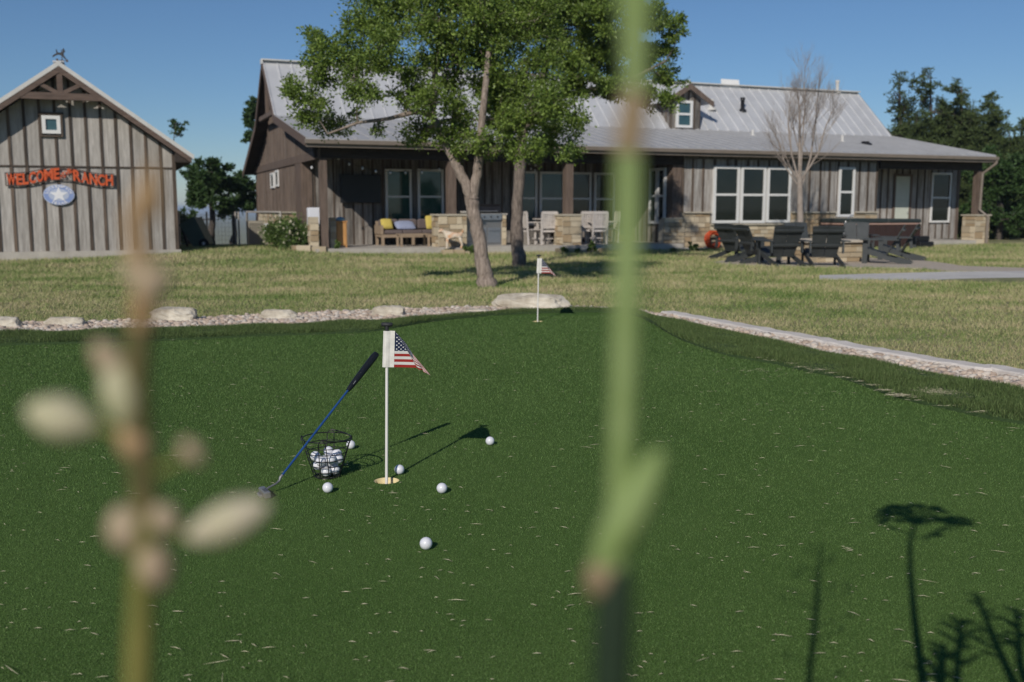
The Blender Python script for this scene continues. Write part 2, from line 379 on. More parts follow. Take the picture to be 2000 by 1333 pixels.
# the pile of the putting turf: short bent fibres
def turf_pile():
    n = 800000; y = 2.0*(10.6/2.0)**(rng.uniform(0, 1, n)**1.15); x = rng.uniform(-1, 1, n)*(.545*y+.15)
    k = (y < ipl(GS, x)-.01)
    for c in CUPS: k &= (x-c.x)**2+(y-c.y)**2 > (CR+.003)**2
    x, y = x[k], y[k]; sc = np.clip(y/4, .75, 2)
    m = mk('turf_fibre', (.084,.148,.044), (.134,.208,.070), scale=.9, rough=.7, island=.55, trans=.15, spec=.12)
    blades('turf_pile', np.stack([x, y, 0*x-.0005], 1), .0075*sc, .0022*sc, m, 1.1, label='short artificial turf pile of the putting green', cat='turf')
turf_pile()
# fringe: raised mat of longer turf
FS = smooth_poly(FRINGE, 5)
def fringe_base():
    xs = np.linspace(-8.2, 7.6, 320); rows = []
    a = ipl(GS, xs); b = ipl(FS, xs)
    prof = [(-.004,-.01),(0,.018),(.06,.030),(.5,.036),(.9,.026),(1.0,.0),(1.02,-.05)]
    V = []
    for (t, z) in prof: 
        V.append(np.stack([xs, a+(b-a)*t, np.full_like(xs, z)], 1))
    V = np.concatenate(V); n = len(xs); i = np.arange(len(prof)*n).reshape(len(prof), n)
    Fa = np.stack([i[:-1,:-1].ravel(), i[:-1,1:].ravel(), i[1:,1:].ravel(), i[1:,:-1].ravel()], 1)
    tag(npmesh('fringe_base', V, Fa, mk('fringe_mat', (.022,.045,.012), (.035,.065,.018), scale=60, rough=.95), smooth=True), kind='structure')
fringe_base()
x, y, t = strip_pts(GS, FS, 260000, (-5.6, 5.2))
z = np.interp(t, [0,.06,.5,.9,1], [.014,.026,.032,.022,-.004])
blades('fringe_turf', np.stack([x, y, z], 1), .030*(1+.6*np.sin(x*7+y*3)*np.sin(x*2.3-y*5)), .0045, fringe_turf, .9, label='darker longer turf fringe around the putting green', cat='turf')

# lawn grass
PATH = [(1600,541),(1700,538),(1850,534),(2150,531),(2150,569),(1950,561),(1800,553),(1690,549),(1600,548)]
PATIO = [(1392,513),(1440,508),(1500,505),(1600,503),(1700,505),(1790,509),(1835,514),(1880,521),(2120,529),(2120,535),(1850,531),(1800,525),(1700,524),(1600,524),(1480,521),(1410,517)]
PATHW = [gp(*q, -.135) for q in PATH]; PATIOW = [gp(*q, -.135) for q in PATIO]
def sheet(name, poly, z0, z1, mat):
    n = len(poly); mm = M(); mm.add([(p.x, p.y, z0) for p in poly]+[(p.x, p.y, z1) for p in poly],
       [tuple(range(n, 2*n))]+[(i, (i+1)%n, n+(i+1)%n, n+i) for i in range(n)]); return tag(mm.build(name, mat), kind='structure')
sheet('concrete_path', PATHW, -.4, -.105, path_m); sheet('gravel_patio', PATIOW, -.4, -.118, patio_m)
def inpoly(x, y, poly):
    c = np.zeros(len(x), bool); j = len(poly)-1
    for i in range(len(poly)):
        a, b = poly[i], poly[j]; d = (b.y-a.y) or 1e-9
        c ^= ((a.y > y) != (b.y > y)) & (x < (b.x-a.x)*(y-a.y)/d+a.x); j = i
    return c
HF = Frame(-5.5, 27.0, R(22)); BF = Frame(-8.76, 26.0, R(22))
def lawn():
    n = 620000; u = rng.uniform(0, 1, n); y = 5.5*(40/5.5)**u; x = rng.uniform(-1, 1, n)*(.60*y+.8)
    k = (y > ipl(GRAVEL, x)+.03) & ~inpoly(x, y, PATHW) & ~inpoly(x, y, PATIOW)
    hv = (x-HF.o.x)*HF.V.x+(y-HF.o.y)*HF.V.y; hu = (x-HF.o.x)*HF.U.x+(y-HF.o.y)*HF.U.y
    k &= ~((hv > .1) & (hu > .2)); bv = (x-BF.o.x)*BF.V.x+(y-BF.o.y)*BF.V.y; bu = (x-BF.o.x)*BF.U.x+(y-BF.o.y)*BF.U.y
    k &= ~((bv > 0) & (bu < 0))
    x, y = x[k], y[k]; sc = np.clip(y/12, .7, 2.0); z = gh(x, y)
    m, nn, b = _mat('lawn_blades'); N = nn.nodes.new; L = nn.links.new
    tc = N('ShaderNodeTexCoord'); g = N('ShaderNodeNewGeometry'); no = N('ShaderNodeTexNoise'); no.inputs['Scale'].default_value = .55; no.inputs['Detail'].default_value = 7; no.inputs['Roughness'].default_value = .7
    mp = N('ShaderNodeMapping'); mp.inputs['Scale'].default_value = (.8, 1, 0)
    L(tc.outputs['Object'], mp.inputs[0]); L(mp.outputs[0], no.inputs[0])
    ad = N('ShaderNodeMath'); ad.operation = 'MULTIPLY_ADD'; ad.inputs[1].default_value = .26; L(g.outputs['Random Per Island'], ad.inputs[0]); L(no.outputs[0], ad.inputs[2])
    cr = N('ShaderNodeValToRGB'); e = cr.color_ramp.elements; e[0].position = .42; e[0].color = (.085,.16,.035,1); e[1].position = .86; e[1].color = (.54,.44,.28,1)
    q = e.new(.55); q.color = (.19,.26,.075,1); q = e.new(.68); q.color = (.38,.36,.18,1)
    L(ad.outputs[0], cr.inputs[0]); L(cr.outputs[0], b.inputs['Base Color']); b.inputs['Roughness'].default_value = .8; b.inputs['Specular IOR Level'].default_value = .2
    blades('lawn_grass', np.stack([x, y, z-.004], 1), .042*sc, .0085*sc, m, 1.3, label='patchy green and straw coloured lawn before the house', cat='grass')
lawn()

# pebbles
def pebbles(name, x, y, z, size, mat, label):
    t = (1+5**.5)/2; iv = np.array([(-1,t,0),(1,t,0),(-1,-t,0),(1,-t,0),(0,-1,t),(0,1,t),(0,-1,-t),(0,1,-t),(t,0,-1),(t,0,1),(-t,0,-1),(-t,0,1)], float)/1.9
    fi = np.array([(0,11,5),(0,5,1),(0,1,7),(0,7,10),(0,10,11),(1,5,9),(5,11,4),(11,10,2),(10,7,6),(7,1,8),(3,9,4),(3,4,2),(3,2,6),(3,6,8),(3,8,9),(4,9,5),(2,4,11),(6,2,10),(8,6,7),(9,8,1)])
    n = len(x); s = size*rng.uniform(.6, 1.5, n); V = iv[None]*(1+rng.uniform(-.22, .22, (n,12,1)))
    V = V*np.stack([rng.uniform(.8,1.5,n), rng.uniform(.7,1.1,n), rng.uniform(.5,.8,n)], 1)[:,None,:]*s[:,None,None]
    a = rng.uniform(0, 2*pi, n); ca, sa = np.cos(a)[:,None], np.sin(a)[:,None]
    W = np.stack([V[:,:,0]*ca-V[:,:,1]*sa, V[:,:,0]*sa+V[:,:,1]*ca, V[:,:,2]], 2)
    W += np.stack([x, y, z+s*.3], 1)[:,None,:]
    Fa = (fi[None]+12*np.arange(n)[:,None,None]).reshape(-1,3)
    return tag(npmesh(name, W.reshape(-1,3), Fa, mat, smooth=True), label, 'gravel', kind='stuff')
x, y, t = strip_pts(FRINGE, GRAVEL, 13000, (-6.5, 6))
pebbles('river_gravel', x, y, -.03+.03*rng.uniform(0, 1, len(x)), .026, pebble_m, 'cream and pink river pebbles bordering the green')
# soil strip under the pebbles
xs = np.linspace(-8, 7.5, 200); a = ipl(FRINGE, xs)-.05; b = ipl(GRAVEL, xs)+.02
V = np.concatenate([np.stack([xs, a, np.full_like(xs, -.016)], 1), np.stack([xs, b, np.full_like(xs, -.010)], 1)]); i = np.arange(199)
tag(npmesh('gravel_bed', V, np.stack([i, i+1, i+201, i+200], 1), mk('gravel_bed_soil', (.36,.29,.23), (.48,.40,.33), scale=30, rough=.95)), kind='structure')
# concrete kerb on the right
def kerb():
    pl = [p for p in smooth_poly(GRAVEL, 6) if p.x > gp(1290,609).x and p.x < 7]
    mm = M(); n = len(pl); rows = []
    for i, p in enumerate(pl):
        d = (pl[min(i+1,n-1)]-pl[max(i-1,0)]).normalized(); s = Vector((-d.y, d.x, 0)); j = rnd.uniform(-.006, .006)
        for (o, z) in ((-.09,-.1),(-.09,.028+j),(-.075,.038+j),(.075,.038+j),(.09,.026+j),(.09,-.1)): rows.append((p.x+s.x*(o+.04), p.y+s.y*(o+.04), z))
    fs = [(i*6+k, i*6+k+1, i*6+7+k, i*6+6+k) for i in range(n-1) for k in range(5)]
    mm.add(rows, fs+[(0,1,2,3,4,5)]); tag(mm.build('garden_kerb', kerb_m), 'pale concrete edging curving along the right side of the gravel', 'kerb')
kerb()
# straw litter
def straws(n, xr, yr, lab, name, L0, seed, ctr=None, z0=.007):
    r = np.random.default_rng(seed)
    if ctr is None:
        y = yr[0]*(yr[1]/yr[0])**r.uniform(0, 1, n); x = r.uniform(-.58, .58, n)*y*1.05
        k = y < ipl(GREEN, x)-.02; x, y = x[k], y[k]
        for c in CUPS:
            k = (x-c.x)**2+(y-c.y)**2 > .085**2; x, y = x[k], y[k]
    else:
        x = []; y = []
        for (cx, cy, sx, sy, m) in ctr: x.append(r.normal(cx, sx, m)); y.append(r.normal(cy, sy, m))
        x = np.concatenate(x); y = np.concatenate(y)
    n = len(x); a = r.normal(-.15, .45, n) if ctr is None else r.normal(0, .9, n); l = L0*r.lognormal(0, .6, n)/2; wd = r.uniform(.0004, .0010, n)
    dx, dy = np.cos(a)*l, np.sin(a)*l; nx, ny = -np.sin(a)*wd, np.cos(a)*wd; z = r.uniform(.001, .005, n)+z0; bz = r.uniform(0, .002, n)
    c1 = r.normal(0, .05, n)*l
    A = np.stack([x-dx, y-dy, z], 1); B = np.stack([x-np.sin(a)*c1, y+np.cos(a)*c1, z+bz], 1); C = np.stack([x+dx, y+dy, z], 1); S = np.stack([nx, ny, z*0], 1); T = S*0; T[:,2] = .0012
    V = np.stack([A-S*.6, A+S*.6, B-S, B+S+T, C-S*.4, C+S*.4], 1).reshape(-1,3)
    k = np.arange(n)[:,None]*6; Fa = np.concatenate([k+np.array([0,2,3,1]), k+np.array([2,4,5,3])])
    tag(npmesh(name, V, Fa, straw_m), lab, 'straw', kind='stuff')
straws(1350, None, (2.1, 11), 'dry straw clippings scattered over the putting green', 'straw_litter', .017, 3)
c1, c2, c3 = gp(1830,775), gp(1770,783), gp(1640,745)
straws(0, None, None, 'tuft of dry grass clippings caught on the fringe', 'clipping_pile', .038, 5,
       ctr=[(c1.x, c1.y, .065, .07, 260), (c1.x+.1, c1.y-.03, .12, .03, 60), (c2.x, c2.y, .05, .03, 90), (gp(1930,768).x, gp(1930,768).y, .04, .03, 30), (c3.x, c3.y+.2, .4, .12, 60)]
       +[(gp(a,b).x, gp(a,b).y, .035, .012, k) for a, b, k in ((1480,707,4),(1510,713,6),(1545,719,8),(1572,726,9),(1600,732,12),(1625,738,8),(1655,747,14),(1680,754,10),(1700,762,16),(1722,772,22),(1745,782,30),(1790,792,8),(1850,803,8),(1920,816,8))], z0=.03)

# ------------------------------------------------------------------ boulders
def boulder(px, py, wpx, hpx, label, seed, blocky=.5, dpt=.7):
    r = random.Random(seed); g = gp(px, py, -.02); Y = g.y; W = wpx*Y/F; Hh = hpx*Y/F
    n = 14; mm = M(); vs = []; fs = []
    e = 2+4*blocky; ph = [r.uniform(0, 6.28) for _ in range(6)]
    n = 22; from mathutils import noise
    pl = [(Vector((0,0,1)), 1.25 if blocky < .2 else r.uniform(.75,.95)), (Vector((1,.1,.1)).normalized(), .95), (Vector((-1,.1,.1)).normalized(), .95), (Vector((0,-1,.12)).normalized(), .8)]
    for _ in range(16): pl.append((Vector((r.gauss(0,1), r.gauss(0,1), r.gauss(.1,.8))).normalized(), r.uniform(.78, 1.0) if blocky < .5 else r.uniform(.92, 1.12)))
    for i in range(n+1):
        t = pi*i/n
        for k in range(2*n):
            a = pi*k/n; d = Vector((sin(t)*cos(a), sin(t)*sin(a), cos(t)))
            q = (abs(d.x)**e+abs(d.y)**e+abs(d.z)**e)**(-1/e)*.97
            for nn_, h_ in pl:
                dn = d.dot(nn_)
                if dn > 1e-3: q = min(q, h_/dn)
            q *= 1+.09*noise.noise(d*3+Vector((seed*3.1,0,0)))+.05*noise.noise(d*8+Vector((seed,0,0)))
            vs.append((d.x*q*W/2*1.08, d.y*q*W/2*dpt, max(-.05, Hh*.42+d.z*q*Hh*.66)))
    for i in range(n):
        for k in range(2*n): fs.append((i*2*n+k, (i+1)*2*n+k, (i+1)*2*n+(k+1)%(2*n), i*2*n+(k+1)%(2*n)))
    mm.add(vs, fs); o = mm.build('boulder', boulder_m, loc=(g.x, g.y+W*.25*dpt, -.02), rot=(0, 0, r.uniform(-.15, .15)))
    return tag(o, label, 'rock', 'limestone boulders in the gravel border')
boulder(8, 645, 62, 24, 'pale rock at the far left end of the gravel border', 1, .2)
boulder(124, 641, 72, 20, 'low flat-topped block of limestone left of the blurred brown stem', 2, .9, .5)
boulder(336, 632, 88, 32, 'weathered rounded limestone boulder right of the blurred brown stem', 3, .25)
boulder(543, 628, 70, 21, 'squared white limestone block between gravel and lawn, below the shrub bed', 4, 1, .5)
boulder(758, 622, 62, 25, 'chunky cream limestone block behind the near flag', 5, .7)
boulder(1036, 607, 152, 31, 'long sloping pale boulder behind the far flag', 6, .1, .4)
boulder(932, 615, 50, 11, 'low flat slab in the gravel left of the long boulder', 7, .6, .7)
boulder(655, 615, 18, 9, 'small round stone at the lawn edge of the gravel', 8, .3)

# ------------------------------------------------------------------ golf things
for c, lab, pn in ((CUPS[0], 'near', 1), (CUPS[1], 'far', 0)):
    mm = M(); mm.lathe([(CR-.0005, -.001), (CR-.003, -.0015), (CR-.004, -.09), (.0, -.09)], n=32)
    o = mm.build('hole_cup', cup_m, loc=(c.x, c.y, 0))
    tag(o, 'cream lined hole cup around the foot of the %s flagstick' % lab, 'golf cup', 'cups in the putting green')
def flagmat():
    m, n, b = _mat('flag_cloth'); N = n.nodes.new; L = n.links.new
    uv = N('ShaderNodeUVMap'); sp = N('ShaderNodeSeparateXYZ'); L(uv.outputs[0], sp.inputs[0]); S, T = sp.outputs[0], sp.outputs[1]
    def mt(op, a, bb=None, c=None):
        q = N('ShaderNodeMath'); q.operation = op
        for i, v in enumerate((a, bb, c)):
            if v is None: continue
            if isinstance(v, (int, float)): q.inputs[i].default_value = v
            else: L(v, q.inputs[i])
        return q.outputs[0]
    stripe = mt('LESS_THAN', mt('MODULO', mt('FLOOR', mt('MULTIPLY', T, 13)), 2), .5)
    canton = mt('MULTIPLY', mt('LESS_THAN', T, 7/13), mt('LESS_THAN', S, .47))
    row = mt('MULTIPLY', T, 10*13/7); colm = mt('MULTIPLY', S, 12/.47)
    p = mt('MULTIPLY', mt('ADD', row, colm), .5); q = mt('MULTIPLY', mt('SUBTRACT', row, colm), .5)
    fp = mt('SUBTRACT', mt('FRACT', mt('ADD', p, .5)), .5); fq = mt('SUBTRACT', mt('FRACT', mt('ADD', q, 20.5)), .5)
    dist = mt('ADD', mt('MULTIPLY', fp, fp), mt('MULTIPLY', fq, fq)); star = mt('LESS_THAN', dist, .055)
    inb = mt('MULTIPLY', mt('GREATER_THAN', T, .03), mt('GREATER_THAN', S, .015)); star = mt('MULTIPLY', star, inb)
    def mix(f, a, bb):
        x = N('ShaderNodeMix'); x.data_type = 'RGBA'; L(f, x.inputs[0])
        for i, v in ((6, a), (7, bb)):
            if isinstance(v, tuple): x.inputs[i].default_value = (*v, 1)
            else: L(v, x.inputs[i])
        return x.outputs[2]
    col = mix(canton, mix(stripe, (.72,.70,.67), (.36,.035,.03)), mix(star, (.02,.03,.07), (.72,.72,.72)))
    L(col, b.inputs['Base Color']); b.inputs['Roughness'].default_value = .9; b.inputs['Specular IOR Level'].default_value = .1
    tr = N('ShaderNodeBsdfTranslucent'); L(col, tr.inputs[0]); ms = N('ShaderNodeMixShader'); ms.inputs[0].default_value = .22
    L(b.outputs[0], ms.inputs[1]); L(tr.outputs[0], ms.inputs[2]); L(ms.outputs[0], n.nodes['Material Output'].inputs[0])
    return m
flag_m = flagmat()
def flagstick(base, hh, lab, lean=0.0, k=1.0):
    # heights in metres for the near flag, pole 0.665 high
    t = thing('flagstick', lab, 'golf flag', (base.x, base.y, 0), 0, 'practice flagsticks on the green'); t.rotation_euler = (0, lean, 0)
    M().tube([(0,0,-.088),(0,0,hh-.02)], .0062, 14).build('pole', pole_white, t)
    mm = M(); mm.tube([(0,0,hh-.022),(0,0,hh)], .0075, 12); mm.tube([(-.0235,0,hh+.004),(-.02,0,hh+.0045),(0,0,hh+.004),(.02,0,hh+.0045),(.0235,0,hh+.004)], [.005,.0088,.0095,.0088,.005], 12)
    mm.build('handle', black_rubber, t)
    s = .149/745.; z1 = hh-.022; z0 = z1-.152       # sleeve, a flattened canvas tube round the pole
    mm = M(); x0, x1 = -.0145, .0335
    rows = 10; ring = []
    for i in range(rows+1):
        z = z1+(z0-z1)*i/rows; sh = -.004*i/rows
        for (x, y) in ((x0,-.001),(-.008,-.0082),(.0,-.0095),(.008,-.0075),(.016,-.004),(x1,-.0022),(x1,.0022),(.016,.004),(.008,.0075),(0,.0095),(-.008,.0082),(x0,.001)):
            ring.append((x+sh, y+.001*sin(i*1.3+x*90), z))
    fs = [(i*12+j, i*12+(j+1)%12, i*12+12+(j+1)%12, i*12+12+j) for i in range(rows) for j in range(12)]
    mm.add(ring, fs, smooth=False); mm.build('sleeve', sleeve_m, t)
    # cloth: front panel hangs flat beside the sleeve, the fly end droops in pleats to a tip
    nS, nT = 70, 40; Wd = 1150.; Hh_ = 745.; V = []; UV = []
    for j in range(nT+1):
        tt = j/nT; w_ = 12+tt*(470)
        for i in range(nS+1):
            ss = i/nS; sp = ss*Wd
            if sp <= w_: X, Z, D = sp, tt*Hh_, 6*sin(sp*.012+tt*3)
            else:
                f = (sp-w_)/(Wd-w_); g = f**.92
                fx, fz = w_, tt*Hh_; txx, tzz = 745-70*(tt)*.8, 905-45*tt
                X = fx+(txx-fx)*g; Z = fz+(tzz-fz)*g
                amp = (34+20*tt)*min(1, f*5)*(1-.75*f)
                D = amp*sin(7.5*f*(1-.35*f)*(1+.5*tt)*1.6+1.3*tt+2.2)-amp*sin(1.3*tt+2.2)*(1-f)*.6
                X += 20*sin(f*9+tt*5)*min(1, f*4)*(1-f)
                X -= 30*min(1, f*8)*(1-f)*tt*sin(f*10)
            V.append((x1-.004*tt+X*s, -.0005-D*s*1.0, z1-.003-Z*s)); UV.append((ss, tt*.999+.0005))
    Fa = [(j*(nS+1)+i, j*(nS+1)+i+1, (j+1)*(nS+1)+i+1, (j+1)*(nS+1)+i) for j in range(nT) for i in range(nS)]
    me = bpy.data.meshes.new('flag_cloth'); me.from_pydata(V, [], Fa); me.materials.append(flag_m); ul = me.uv_layers.new(name='UVMap')
    for lp in me.loops: ul.data[lp.index].uv = UV[lp.vertex_index]
    me.polygons.foreach_set('use_smooth', [True]*len(Fa)); o = bpy.data.objects.new('flag_cloth', me); COL.objects.link(o); o.parent = t
    return t
flagstick(CUPS[0], .660, 'white flagstick with a drooping stars and stripes flag, nearest the camera', R(1.1))
flagstick(CUPS[1], .665, 'white flagstick with a small flag far back on the green by the long boulder', R(.8))
tag(M().ball((0,0,0), .02135, 24).build('x', ball_m), 'x', 'golf ball'); b0 = bpy.data.objects['x']; b0.name = 'golf_ball'
BALLS = [(685,879.5,'golf ball just right of the wire basket rim'),(957,872,'golf ball by the shadow of the near flag'),(780,929,'golf ball lying against the near hole'),
         (863,966,'golf ball out on the turf right of the near hole'),(640,965,'golf ball in front of the wire basket'),(832,1076,'golf ball nearest the camera, alone on the turf')]
for i, (px, py, lab) in enumerate(BALLS):
    o = b0 if i == 0 else b0.copy()
    if i: COL.objects.link(o)
    g = gp(px, py-1.5); o.location = (g.x, g.y+.004, .0215); o.rotation_euler = (i, i*2, i); tag(o, lab, 'golf ball', 'golf balls on the turf')
# basket
BC = Vector((-.792, 4.155, 0)); BH, RT, RB = .172, .103, .053
def br(z): return RB+(RT-RB)*(z-.006)/(BH-.006)
bk = thing('ball_basket', 'black wire basket half full of golf balls', 'basket', BC)
def ringpts(r, z, n=40): return [(r*cos(2*pi*k/n), r*sin(2*pi*k/n), z) for k in range(n)]
M().tube(ringpts(RT, BH), .0026, 8, closed=True).build('rim', black_wire, bk)
mm = M()
for z in (.006,.030,.056,.083,.112,.140): mm.tube(ringpts(br(z), z), .0019, 6, closed=True)
mm.build('hoops', black_wire, bk)
mm = M()
for a in (R(-90), 0, R(90), R(180)):
    for d in (-.19, .19):
        zz = [.006, .06, .12, BH-.012]; mm.tube([((br(z)+.002)*cos(a+d*(1.7-z*6)), (br(z)+.002)*sin(a+d*(1.7-z*6)), z) for z in zz], .0021, 6)
    q = [(RT+.002, -.016+.0, BH-.012), (RT+.003, -.010, BH+.004), (RT+.003, 0, BH+.009), (RT+.003, .010, BH+.004), (RT+.002, .016, BH-.012)]
    mm.tube([(x*cos(a)-y*sin(a), x*sin(a)+y*cos(a), z) for x, y, z in q], .002, 6)
mm.build('uprights', black_wire, bk)
mm = M()
for k in range(-3, 4):
    c = k*.0145; l = math.sqrt(RB**2-c*c); mm.tube([(-l,c,.005),(l,c,.005)], .0012, 5); mm.tube([(c,-l,.0075),(c,l,.0075)], .0012, 5)
mm.build('floor_grid', black_wire, bk)
mm = M(); arc = [(-(RT)*sin(a)*.0+.0, 0, 0) for a in ()]
pts = [(RT*1.0*sin(t_)*1.0+.004*sin(t_), -RT*cos(t_)*1.03, BH+.012-.018*sin(t_)) for t_ in [pi*k/20 for k in range(21)]]
mm.tube(pts, .0026, 6); mm.build('handle', black_wire, bk)
# balls in the basket: packed by a tiny settle
def pack():
    R0 = .02135; pos = []; r = random.Random(11)
    for k in range(13):
        best = None
        for _ in range(900):
            x, y = r.uniform(-.08, .08), r.uniform(-.08, .08); z = .011+R0
            for p in pos:
                d2 = (x-p[0])**2+(y-p[1])**2
                if d2 < (2*R0)**2: z = max(z, p[2]+math.sqrt((2*R0)**2-d2)+.0004)
            if math.hypot(x, y)+R0 > br(z)-.004: continue
            if best is None or z < best[2]: best = (x, y, z)
        if best: pos.append(best)
    return pos
BL = ['in the bottom layer', 'resting on others']
packed = pack()
for k, (x, y, z) in enumerate(packed):
    o = b0.copy(); COL.objects.link(o); o.location = BC+Vector((x, y, z)); o.rotation_euler = (k, k, k)
    tag(o, 'white golf ball piled inside the black wire basket', 'golf ball', 'golf balls in the basket')
# putter
hd = Vector((-.988, 3.88, .012)); tip = Vector((-.611, 4.435, .492))
pu = thing('putter', 'blue shafted putter with thick black grip leaning on the basket', 'putter', (hd.x, hd.y, 0))
axis = (tip-hd); s0 = Vector((.045, .062, .055)); Td = tip-Vector((hd.x, hd.y, 0)); dirn = (Td-s0).normalized()
g0 = Td-dirn*.235
M().tube([s0+dirn*.012, g0+dirn*.03], .0048, 12).build('shaft', blue_shaft, pu)
mm = M(); pts = [g0+dirn*(.235*k/12) for k in range(13)]
mm.tube(pts, [.009,.0115,.0125,.0135,.014,.0145,.015,.0155,.0158,.016,.0162,.0163,.014], 16)
gr = mm.build('grip', mk('grip_rubber', (.006,.008,.012), (.012,.014,.018), scale=90, rough=.42), pu)
sd = dirn.cross(Vector((0,1,0))).normalized()
vn = (Vector((0,0,H))-Vector((hd.x,hd.y,0))-g0); vn = (vn-dirn*vn.dot(dirn)).normalized(); sx_ = dirn.cross(vn)
mark = mk('grip_marking', (.22,.23,.25), (.16,.17,.19), rough=.5)
mm = M()
for (a, b, off, rr) in ((.035,.055,.002,.0135),):
    mm.tube([g0+dirn*a+vn*(rr-.0005)+sx_*off, g0+dirn*b+vn*(rr+.0002)+sx_*off*.5], .0016, 6); mm.build('grip_badge', mark, gr)
for (a, off) in ((.10,-.004),(.118,-.002)):
    M().tube([g0+dirn*(a+.004*k)+vn*.0142+sx_*(off+.0035*sin(k*.6)) for k in range(6)], .0004, 5).build('grip_line', mark, gr)
mm = M(); mm.tube([Vector((-.004,.002,.02)), Vector((.006,.012,.026)), Vector((.030,.040,.034)), s0-Vector((.003,.006,.012)), s0, s0+dirn*.014], [.0042,.0042,.0042,.0045,.0062,.0066], 10)
mm.build('hosel', steel_dark, pu)
# mallet-ish blade head
hp = thing  # (head built as a mesh rotated to lie across the line of play)
mm = M(); mm.bbox(-.012, -.055, .001, .014, .045, .026, .003); mm.bbox(-.026, -.030, .001, -.012, .022, .014, .003)
head = mm.build('head', steel_dark, pu); head.location = (-.004, -.004, 0); head.rotation_euler = (0, R(-6), R(28))
mm = M(); mm.box(-.024, -.022, .0141, -.014, .014, .0152); mm.box(-.006, -.034, .0262, .010, .006, .0270); mm.build('insert', mk('navy_insert', (.03,.035,.06), (.05,.055,.08), rough=.4), head)

# ------------------------------------------------------------------ building helpers
def bb_wall(mm, x0, x1, z0, z1, y, side=-1, pitch=.4, bw=.07, ztop=None, seed=0, axis='x', jitter=.0, mi_board=0, mi_batten=1, battens=True):
    """board and batten cladding on the plane y (axis x) or on the plane x (axis y); side is the outward sign"""
    r = random.Random(seed); n = max(1, round((x1-x0)/pitch)); p = (x1-x0)/n
    def put(a, b, za, zb, d0, d1, zc=None, mi=0):
        lo, hi = y+side*d0, y+side*d1
        zc = zb if zc is None else zc
        pl = [(a, za), (b, za), (b, zc), (a, zb)]
        if axis == 'x': mm.prism(pl, min(lo, hi), max(lo, hi), mi)
        else: mm.prismx([(q[0], q[1]) for q in pl], min(lo, hi), max(lo, hi), mi)
    for i in range(n):
        a, b = x0+p*i+.002, x0+p*(i+1)-.002; f = ztop if ztop else (lambda q: z1)
        mid = (a+b)/2
        put(a, b, z0, f(a), .0, .018+r.uniform(0, .006), f(b), mi_board)
    if battens:
        for i in range(n+1):
            c = x0+p*i+r.uniform(-jitter, jitter); f = ztop if ztop else (lambda q: z1)
            a, b = c-bw/2, c+bw/2; a = max(a, x0); b = min(b, x1)
            put(a, b, z0+.002, f(a), .018, .045, f(b), mi_batten)
def ashlar(mm, a0, a1, z0, z1, y, side=-1, axis='x', seed=0, ch=(.13, .24)):
    r = random.Random(seed); z = z0
    def put(p0, p1, q0, q1, d, mi):
        lo, hi = sorted((y-side*.02, y+side*d))
        if axis == 'x': mm.box(p0, lo, q0, p1, hi, q1, mi)
        else: mm.box(lo, p0, q0, hi, p1, q1, mi)
    put(a0, a1, z0, z1, .0, 1)
    while z < z1-.03:
        h = min(r.uniform(*ch), z1-z)
        if z1-z-h < .07: h = z1-z
        a = a0
        while a < a1-.02:
            w_ = min(r.uniform(.16, .48), a1-a)
            if a1-a-w_ < .1: w_ = a1-a
            if h > .19 and r.random() < .35:
                m = z+h*r.uniform(.4, .6); put(a+.008, a+w_-.008, z+.008, m-.006, r.uniform(.02, .035), 0); put(a+.008, a+w_-.008, m+.006, z+h-.008, r.uniform(.02, .035), 0)
            else: put(a+.008, a+w_-.008, z+.008, z+h-.008, r.uniform(.02, .04), 0)
            a += w_
        z += h
def window(parent, fr, x0p, x1p, y0p, y1p, v, mats=(white_frame, glass_dark), fw=.075, rail=.5, proud=.06, pxc=None, bar=False):
    c = (x0p+x1p)/2; u0, u1 = fr.u(x0p, v), fr.u(x1p, v); z1 = fr.z(c, y0p, v); z0 = fr.z(c, y1p, v)
    return window_at(parent, u0, u1, z0, z1, v, mats, fw, rail, proud, bar)
def window_at(parent, u0, u1, z0, z1, v, mats, fw=.075, rail=.5, proud=.06, bar=False):
    mm = M(); a, b = v-.045-proud, v+.0; zr = z0+(z1-z0)*rail
    mm.box(u0, a, z0, u0+fw, b, z1); mm.box(u1-fw, a, z0, u1, b, z1)
    mm.box(u0+fw, a+.002, z1-fw, u1-fw, b, z1); mm.box(u0+fw, a+.002, z0, u1-fw, b, z0+fw); 
    if rail: mm.box(u0+fw, a+.006, zr-fw*.42, u1-fw, b, zr+fw*.42)
    if bar: mm.box((u0+u1)/2-.03, a+.008, z0+fw, (u0+u1)/2+.03, b, z1-fw)
    o = mm.build('window', mats[0], parent)
    M().box(u0+fw*.5, v-.062, z0+fw*.5, u1-fw*.5, v-.048, z1-fw*.5).build('pane', mats[1], o)
    return o
def text_mesh(ch):
    cu = bpy.data.curves.new('t', 'FONT'); cu.body = ch; cu.size = 1; cu.extrude = 0; cu.offset = .035
    ob = bpy.data.objects.new('t', cu); COL.objects.link(ob); bpy.context.view_layer.update()
    me = bpy.data.meshes.new_from_object(ob.evaluated_get(bpy.context.evaluated_depsgraph_get()))
    vs = [Vector(v.co) for v in me.vertices]; fs = [tuple(p.vertices) for p in me.polygons]
    bpy.data.objects.remove(ob); bpy.data.curves.remove(cu); bpy.data.meshes.remove(me)
    return vs, fs
